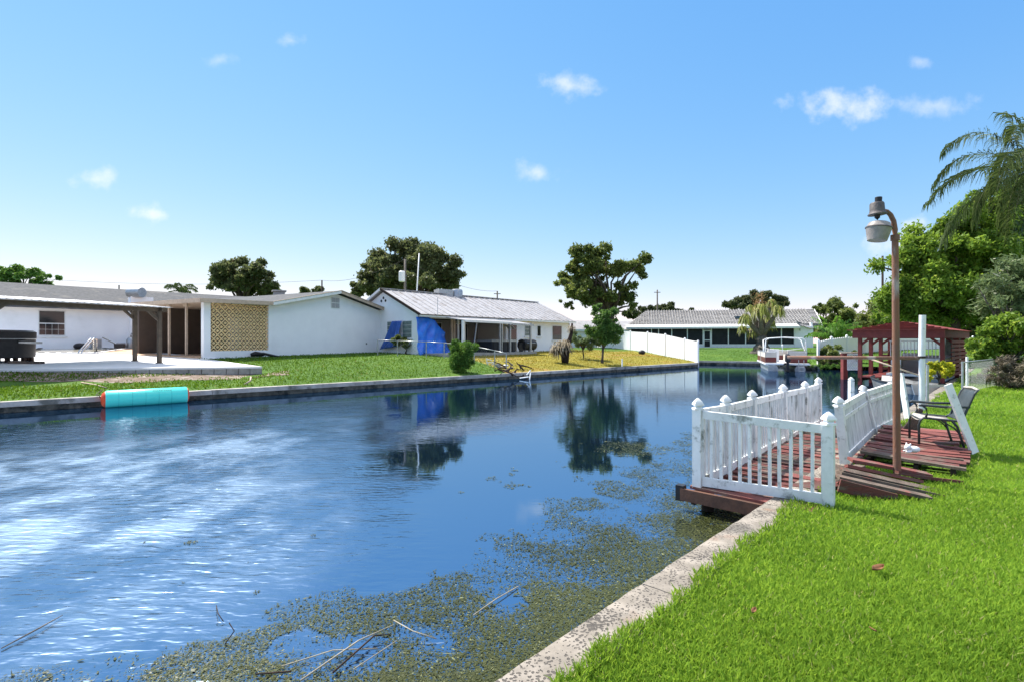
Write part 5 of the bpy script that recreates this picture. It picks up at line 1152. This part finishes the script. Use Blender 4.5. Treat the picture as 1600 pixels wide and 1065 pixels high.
def dead_yucca():
    b = gpos(883, 31.5); t = thing('dead_yucca', 'dead yucca stump with drooping grey leaves on the yellow lawn', 'yucca', b); r = np.random.default_rng(8); mb = MB()
    mb.tube([b-Vector((0, 0, .1)), W(887, 540, 31.5), W(893, 520, 31.5), W(894, 505, 31.5)], [.2, .16, .1, .06], 8); mb.tube([b, W(876, 540, 31.3)], [.2, .08], 7); mb.build('trunk', dark_wood, t, smooth=True)
    Q = []
    for hp, n, s in ((W(880, 538, 31.5), 260, 1.0), (W(893, 512, 31.5), 50, .55), (W(870, 545, 31.3), 160, .8)):
        for k in range(n):
            a = r.uniform(0, 6.28); e = r.uniform(-.9, .7); d = Vector((math.cos(a)*math.cos(e), math.sin(a)*math.cos(e), math.sin(e))); L = s*r.uniform(.5, 1); m_ = hp+d*L*.6; q = m_+Vector((d.x*.5, d.y*.5, -.9)).normalized()*L*.5
            w = Vector((-math.sin(a), math.cos(a), 0))*.03; Q.append([hp, m_+w, q, m_-w])
    Q = np.array([[list(v) for v in q] for q in Q]); qmesh('leaves', Q, 4, dead_l, t, r.random(len(Q)))
dead_yucca()
def debris():
    b = W(815, 583, 26); b.z = .3; t = thing('branch_pile', 'heap of grey branches spilling over the far seawall', 'branches', b); random.seed(40)
    for k in range(26):
        p = W(random.uniform(785, 822), random.uniform(570, 588), random.uniform(25.5, 27.5)); q = p+Vector((random.uniform(-.7, .8), random.uniform(-.6, .3), random.uniform(-.35, .5)))
        MB().tube([p, p.lerp(q, .5)+Vector((random.uniform(-.1, .1), 0, random.uniform(-.08, .12))), q], [.05, .035, .015], 5).build('branch', random.choice((bark_grey, dark_wood, dark_wood)), t)
    for p, q in ((W(823, 585, 25.6), W(829, 578, 25.8)), (W(829, 582, 25.6), W(827, 595, 25.3)), (W(812, 590, 25.5), W(826, 588, 25.4))): MB().tube([p, q], .03, 5).build('pale_branch', white_paint, t)
    for k in range(10):
        m_ = MB(); c = W(random.uniform(776, 800), random.uniform(568, 576), random.uniform(26.8, 28)); blob(m_, c, (random.uniform(.08, .2), .1, random.uniform(.05, .1)), 7); m_.build('rubble', random.choice((concrete, white_paint)), t)
debris()

# ---------------- red boathouse and its boats ----------------
BF = Fr((15.3, 22.5), (.75, .66), (.66, -.75))       # a away along the canal, b towards the near bank
bh = thing('boathouse', 'open dark red wooden boathouse with a low roof over the canal', 'boathouse', BF(2.5, 1.4, 0))
for a in (0, 1.65, 3.3, 4.95):
    for b in (0, 2.8):
        if b and a in (1.65,): continue
        MB().fbox(BF, a-.07, a+.07, b-.07, b+.07, -.6, 2.05).build('post', red_paint, bh)
        MB().bar(BF(a, b, 1.7), BF(a, b+(.35 if b == 0 else -.35), 2.02), .07, .09).build('brace', red_paint, bh)
for b in (-.12, 2.92): MB().fbox(BF, -.5, 5.4, b-.03, b+.03, 2.02, 2.33).build('fascia', red_paint, bh)
for a in (-.5, 5.4): MB().fbox(BF, a-.03, a+.03, -.15, 2.95, 2.02, 2.335).build('fascia', red_paint, bh)
A_, B_, C_, D_ = BF(-.6, -.25, 2.34), BF(5.5, -.25, 2.34), BF(5.5, 3.05, 2.34), BF(-.6, 3.05, 2.34); r0, r1 = BF(.6, 1.4, 2.72), BF(4.3, 1.4, 2.72)
rf = MB().add([A_, B_, C_, D_, r0, r1], [(0, 1, 5, 4), (1, 2, 5), (2, 3, 4, 5), (3, 0, 4), (0, 3, 2, 1)]).build('roof', red_paint, bh)
for k in range(7):
    s = k/7
    MB().bar(A_.lerp(r0, s)+Vector((0, 0, .02)), D_.lerp(r0, s)+Vector((0, 0, .02)), .2, .03).build('shingle_course', red_paint, rf)
    MB().bar(A_.lerp(r0, s)+Vector((0, 0, .025)), B_.lerp(r1, s)+Vector((0, 0, .025)), .2, .03).build('shingle_course', red_paint, rf)
for k in range(9): MB().fbox(BF, -.05+k*.28, .19+k*.28, -.05, .75, .32, .37).build('deck_plank', red_paint, bh)
for k in range(12): MB().fbox(BF, 2.6+k*.22, 2.8+k*.22, -.05, .75, .32, .37).build('deck_plank', red_paint, bh)
MB().fbox(BF, -.1, 5.2, -.08, -.02, .15, .3).build('deck_beam', dark_wood, bh); MB().fbox(BF, -.1, 5.2, .7, .76, .15, .3).build('deck_beam', dark_wood, bh)
for k in range(9): MB().fbox(BF, 1.4, 5.3, 2.86, 2.89, .45+k*.17, .57+k*.17).build('slat', red_paint, bh)
for k in range(6): MB().fbox(BF, 3.4, 4.9, -.06, -.03, .5+k*.16, .6+k*.16).build('slat', tan_panel if k % 2 else red_paint, bh)
lt = thing('lattice_screen', 'white lattice panel on a red post at the boathouse dock', 'lattice', W(1333, 577, 25.5))
lp0, lp1 = W(1324, 577, 25.5), W(1342, 577, 25.3); hh = .78; uu = (lp1-lp0); LL = uu.length; uu.normalize()
for k in range(-9, 12):
    for sg in (1, -1):
        x0 = k*.07; seg = [(x0, 0), (x0+hh*sg, hh)]; (xa, za), (xb, zb2) = seg
        def cl(x, xa, za, xb, zb2): return za+(zb2-za)*(x-xa)/(xb-xa)
        P_ = []
        for x, z in seg:
            if x < 0: z = cl(0, xa, za, xb, zb2); x = 0
            if x > LL: z = cl(LL, xa, za, xb, zb2); x = LL
            P_.append((x, z))
        (xa, za), (xb, zb2) = P_
        if abs(xa-xb) < .02 or min(za, zb2) < -.01 or max(za, zb2) > hh+.01: continue
        MB().bar(lp0+uu*xa+Vector((0, -.006*sg, za)), lp0+uu*xb+Vector((0, -.006*sg, zb2)), .008, .022, up=(0, 0, 1)).build('slat', white_paint, lt)
for x in (0, LL): MB().bar(lp0+uu*x, lp0+uu*x+Vector((0, 0, hh)), .04, .04).build('frame', white_paint, lt)
for z in (0, hh): MB().bar(lp0+Vector((0, 0, z)), lp1+Vector((0, 0, z)), .04, .04).build('frame', white_paint, lt)
MB().bar(W(1319, 600, 25.6), W(1319, 551, 25.6), .22, .22).build('post', red_paint, lt); MB().bar(W(1313, 551, 25.6), W(1345, 550, 25.3), .2, .05).build('cap_rail', tan_trim, lt)
def pontoon(name, label, o, f, wd_, ln, panel, low, bimini, motor):
    P = Fr(o, f); o3 = P(0, 0, 0); t = thing(name, label, 'boat', o3); w = wd_/2
    for s in (-1, 1): MB().tube([P(.0, s*w*.62, .12), P(ln-.9, s*w*.62, .12), P(ln-.2, s*w*.62, .25), P(ln, s*w*.62, .38)], [.3, .3, .24, .04], 14).build('pontoon', alu, t, smooth=40)
    MB().fbox(P, -.35, ln, -w, w, .42, .52).build('deck', boat_white, t)
    def pan(a0, b0, a1, b1, nm='panel'):
        p0, p1 = P(a0, b0, 0), P(a1, b1, 0)
        MB().bar(p0+Vector((0, 0, .70)), p1+Vector((0, 0, .70)), .035, .34).build('lower_panel', low, t)
        MB().bar(p0+Vector((0, 0, 1.02)), p1+Vector((0, 0, 1.02)), .035, .30).build('upper_panel', panel, t)
        MB().tube([p0+Vector((0, 0, 1.2)), p1+Vector((0, 0, 1.2))], .022, 6).build('rail', alu, t)
        for p in (p0, p1): MB().tube([p+Vector((0, 0, .5)), p+Vector((0, 0, 1.22))], .02, 6).build('stanchion', alu, t)
    pan(.25, -w+.05, .25, -.15); pan(.25, .55, .25, w-.05)
    for s in (-1, 1):
        pan(.25, s*(w-.05), 1.7, s*(w-.05)); pan(1.75, s*(w-.05), 3.2, s*(w-.05)); pan(3.6, s*(w-.05), ln-.2, s*(w-.05))
    pan(ln-.2, -w+.05, ln-.2, w-.05)
    MB().fbox(P, .4, 1.1, -w+.15, -.1, .52, .95).build('bench', greige, t); MB().fbox(P, .35, .5, -w+.15, -.1, .95, 1.28).build('bench_back', greige, t)
    MB().fbox(P, 2.0, 2.5, .2, .85, .52, 1.35).build('console', boat_white, t); MB().fbox(P, 3.8, ln-.4, -w+.15, -w+.75, .52, .95).build('bench', greige, t)
    if bimini:
        for a0, a1 in ((1.2, .5), (1.2, 2.3)):
            MB().tube([P(a0, w-.02, 1.2), P(a1, w-.1, 1.95), P(a1, w-.3, 2.07), P(a1, 0, 2.13), P(a1, -w+.3, 2.07), P(a1, -w+.1, 1.95), P(a0, -w+.02, 1.2)], .03, 8).build('bimini_hoop', white_paint, t, smooth=True)
        MB().tube([P(.3, w-.06, 1.2), P(.5, w-.1, 1.9)], .022, 6).build('bimini_strut', white_paint, t); MB().tube([P(.3, -w+.06, 1.2), P(.5, -w+.1, 1.9)], .022, 6).build('bimini_strut', white_paint, t)
        MB().tube([P(.6, w-.12, 1.42), P(.62, 0, 1.30), P(.6, -w+.12, 1.45)], .022, 6).build('grab_rail', white_paint, t, smooth=True)
        MB().tube([P(.3, .2, 1.2), P(.3, .2, 1.55)], .02, 6).build('light_pole', white_paint, t); m_ = MB(); blob(m_, P(.3, .2, 1.6), (.06, .06, .09), 8); m_.build('stern_light', white_paint, t, smooth=True)
    if motor:
        mo = MB().hexa([P(-.75, -.16, .62), P(-.3, -.16, .62), P(-.3, .16, .62), P(-.75, .16, .62)], [P(-.66, -.12, 1.08), P(-.28, -.12, 1.12), P(-.28, .12, 1.12), P(-.66, .12, 1.08)]).build('motor_cowl', black_pl, t)
        md = mo.modifiers.new('round', 'BEVEL'); md.width = .07; md.segments = 3
        MB().fbox(P, -.6, -.38, -.07, .07, -.4, .62).build('motor_leg', black_pl, t); MB().fbox(P, -.75, -.3, -.14, .14, .05, .1).build('cavitation_plate', black_pl, t); MB().bar(P(-.4, .1, .5), P(-.1, .35, .35), .1, .12).build('motor_bracket', black_pl, t)
        for b in (-.62, -.9): MB().tube([P(-.38, b, .75), P(-.42, b, -.2)], .022, 6).build('ladder_rail', alu, t)
        for z in (.05, .3): MB().tube([P(-.41, -.62, z), P(-.41, -.9, z)], .02, 6).build('ladder_step', alu, t)
    return P, t
pontoon('pontoon_boat', 'maroon and white pontoon boat with outboard motor and bare canopy frame', G(1229, 32.2).xy, (.36, .93), 2.45, 6.0, greige, maroon, True, True)
Pq, t2 = pontoon('pontoon_boat', 'tan pontoon boat with white rails under the red boathouse', BF(1.0, 1.75).xy, (.75, .66), 1.9, 4.6, boat_white, tan_panel, False, False)
for k in range(16): MB().tube([Pq(.15, -.9+k*.12, 1.2), Pq(.15, -.9+k*.12, 1.9)], .018, 5).build('gate_bar', white_paint, t2)
MB().tube([Pq(.15, -.95, 1.9), Pq(.15, .95, 1.9)], .03, 6).build('gate_rail', white_paint, t2)
def jon_boat():
    p0, p1 = W(1372, 597, 21), W(1452, 597, 18.2); p0.z = p1.z = 0; f = (p1-p0); P = Fr(p0.xy, f.xy); L = f.length; t = thing('rowing_boat', 'dark grey aluminium rowing boat moored before the boathouse', 'boat', P(L/2, 0, 0))
    secs = []
    for s in np.linspace(0, 1, 11):
        w = .62*(1-max(0, (.25-s)/.25)**2*.75); z0 = -.1+.28*max(0, .3-s)/.3; zt = .36+.14*max(0, .4-s)/.4; a = s*L
        secs.append([P(a, -w, zt), P(a, -w*.8, z0), P(a, w*.8, z0), P(a, w, zt)])
    MB().ribbon(secs).build('hull', M('boat_aluminium', (.16, .17, .18), (.11, .115, .12), 4, .45, metal=.5), t, smooth=30, thick=.03)
    MB().add(secs[-1], [(0, 1, 2, 3)]).build('transom', alu, t, thick=.04)
    for s in (.3, .55, .8): MB().fbox(P, s*L-.13, s*L+.13, -.55, .55, .22, .26).build('thwart', dark_wood, t)
    for sg in (-1, 1): MB().tube([(sc_[0] if sg < 0 else sc_[3]) for sc_ in secs], .03, 6).build('gunwale', black_pl, t, smooth=True)
jon_boat()

# ---------------- poles, small things ----------------
def upole(px, d, ytop, label, lean=0, transformer=False, mat=None, r=.14, arm=False):
    b = gpos(px, d); b.z = min(b.z, 1.2); tp = W(px+lean, ytop, d); t = thing('utility_pole', label, 'pole', b, 'utility poles beyond the houses')
    MB().tube([b, tp], [r, r*.75], 8).build('pole', mat or bark_grey, t, smooth=True)
    if transformer:
        q = W(px-4, 433, d); MB().lathe(q-Vector((0, .3, .5)), [(.25, 0), (.3, .05), (.3, .95), (.2, 1.05)], 12).build('transformer', white_paint, t, smooth=40); MB().bar(q+Vector((-.2, 0, .1)), q+Vector((.4, 0, .1)), .08, .08).build('bracket', galv, t)
    if arm: MB().bar(tp+Vector((-.5, 0, -.4)), tp+Vector((.5, 0, -.4)), .08, .1).build('crossarm', bark_grey, t)
    return tp
p1 = upole(503, 75, 438, 'dark stub of a utility pole behind the breeze block house', mat=dark_wood)
p2 = upole(633, 50, 405, 'utility pole with a white transformer before the broad oak', transformer=True)
p3 = upole(646, 48, 396, 'pale leaning mast before the broad oak', lean=9, mat=white_paint, r=.07)
p4 = upole(777, 75, 455, 'short utility pole above the pale metal roof', arm=True)
p5 = upole(1027, 80, 453, 'thin utility pole right of the open crowned tree', arm=True)
p6 = upole(1379, 60, 400, 'distant utility pole beside the bright green camphor', mat=dark_wood, arm=True)
def wire(p, q, sag, r=.018): return MB().tube([Vector(p).lerp(Vector(q), s)-Vector((0, 0, sag*4*s*(1-s))) for s in np.linspace(0, 1, 13)], r, 4)
tag(wire(W(-60, 424, 80), p1, 1.2).build('power_line', dark_int, loc=p1), 'thin power line crossing the sky above the left roof', 'wire')
tag(wire(p1, p2, .8).build('power_line', dark_int, loc=p1), 'thin power line running to the transformer pole', 'wire')
tag(wire(p2, p4, .9).build('power_line', dark_int, loc=p2), 'thin power line over the pale metal roof', 'wire')
b = gpos(972, 30.5); tag(MB().bar(b, b+Vector((0, 0, .45)), .06, .05).build('stake', white_paint, loc=b), 'short white stake in the yellow lawn', 'stake')
b = gpos(1003, 44); m_ = MB(); blob(m_, b+Vector((0, 0, .18)), (.3, .25, .2)); tag(m_.build('rock', black_pl, loc=b, smooth=True), 'dark rock at the foot of the white fence', 'rock')
def fallen(px, d, sz, rot, label):
    b = G(px, d, .0); rel = b-SF.o; b.z = float(near_z(rel.dot(SF.u), rel.dot(SF.v)))+.055; mb = MB(); fx = Vector((math.cos(rot), math.sin(rot), .1)); fy = Vector((-math.sin(rot), math.cos(rot), .25))
    rows = []
    for s in np.linspace(-1, 1, 7):
        w = .42*(1-s*s)**.7; rows.append([b+fx*s*sz+fy*k*w*sz+Vector((0, 0, .35*sz*(k*k+.4*s*s))) for k in (-1, -.5, 0, .5, 1)])
    mb.ribbon(rows); o = mb.build('fallen_leaf', M('fallen_leaf_brown', (.22, .10, .045), (.15, .07, .03), 20, .7), loc=b, smooth=True, thick=.002); tag(o, label, 'leaf', 'fallen leaves on the lawn')
fallen(1372, 3.52, .055, .3, 'largest curled brown leaf in the middle of the lawn'); fallen(1178, 2.98, .03, .8, 'small orange brown leaf on the grass near the cap'); fallen(1364, 2.78, .02, 2, 'tiny brown leaf below the largest fallen leaf')
def ftwig(pts, r, label, mat=bark_grey):
    P_ = [Vector(((x-800)/F*(1.9-z)*F/(y-532.5), (1.9-z)*F/(y-532.5), z)) for x, y, z in pts]
    tag(MB().tube(P_, [k*.62 for k in r] if isinstance(r, list) else r*.62, 5).build('floating_branch', mat, loc=P_[0], smooth=True), label, 'branch', 'sticks floating in the canal')
straw = M('pale_reed', (.34, .31, .24), (.24, .21, .16), 9, .7)
ftwig([(2, 1012, .01), (62, 980, .02), (98, 960, .015)], [.006, .009, .004], 'floating stick alone at the left edge of the water')
ftwig([(352, 1005, .01), (366, 985, .05), (358, 972, .10)], .006, 'dark crooked twig poking up from the water weed', dark_wood)
ftwig([(338, 945, .01), (341, 958, .04), (349, 970, .01)], .005, 'thin black twig above the crooked twig', dark_wood)
ftwig([(470, 1062, .02), (560, 1000, .03), (615, 975, .05)], [.009, .008, .004], 'long pale reed rising from the lower weed mat', straw)
ftwig([(520, 1050, .02), (585, 992, .04), (610, 990, .03)], [.01, .009, .004], 'dark wet branch beside the long pale reed', dark_wood)
ftwig([(615, 968, .03), (645, 985, .05), (682, 997, .02)], .006, 'short pale reed arching right over the weed', straw)
ftwig([(400, 1052, .015), (455, 1048, .02)], .008, 'dark stick low in the weed at the bottom edge', dark_wood)
ftwig([(740, 960, .02), (775, 935, .02), (810, 915, .01)], .007, 'pale reed lying across the middle of the weed mat', straw)
ftwig([(440, 1040, .02), (520, 1015, .02), (590, 1012, .02)], .006, 'straight pale reed across the lower weed mat', straw)
ftwig([(552, 1045, .02), (620, 1000, .02)], .005, 'faint pale reed right of the dark wet branch', straw)
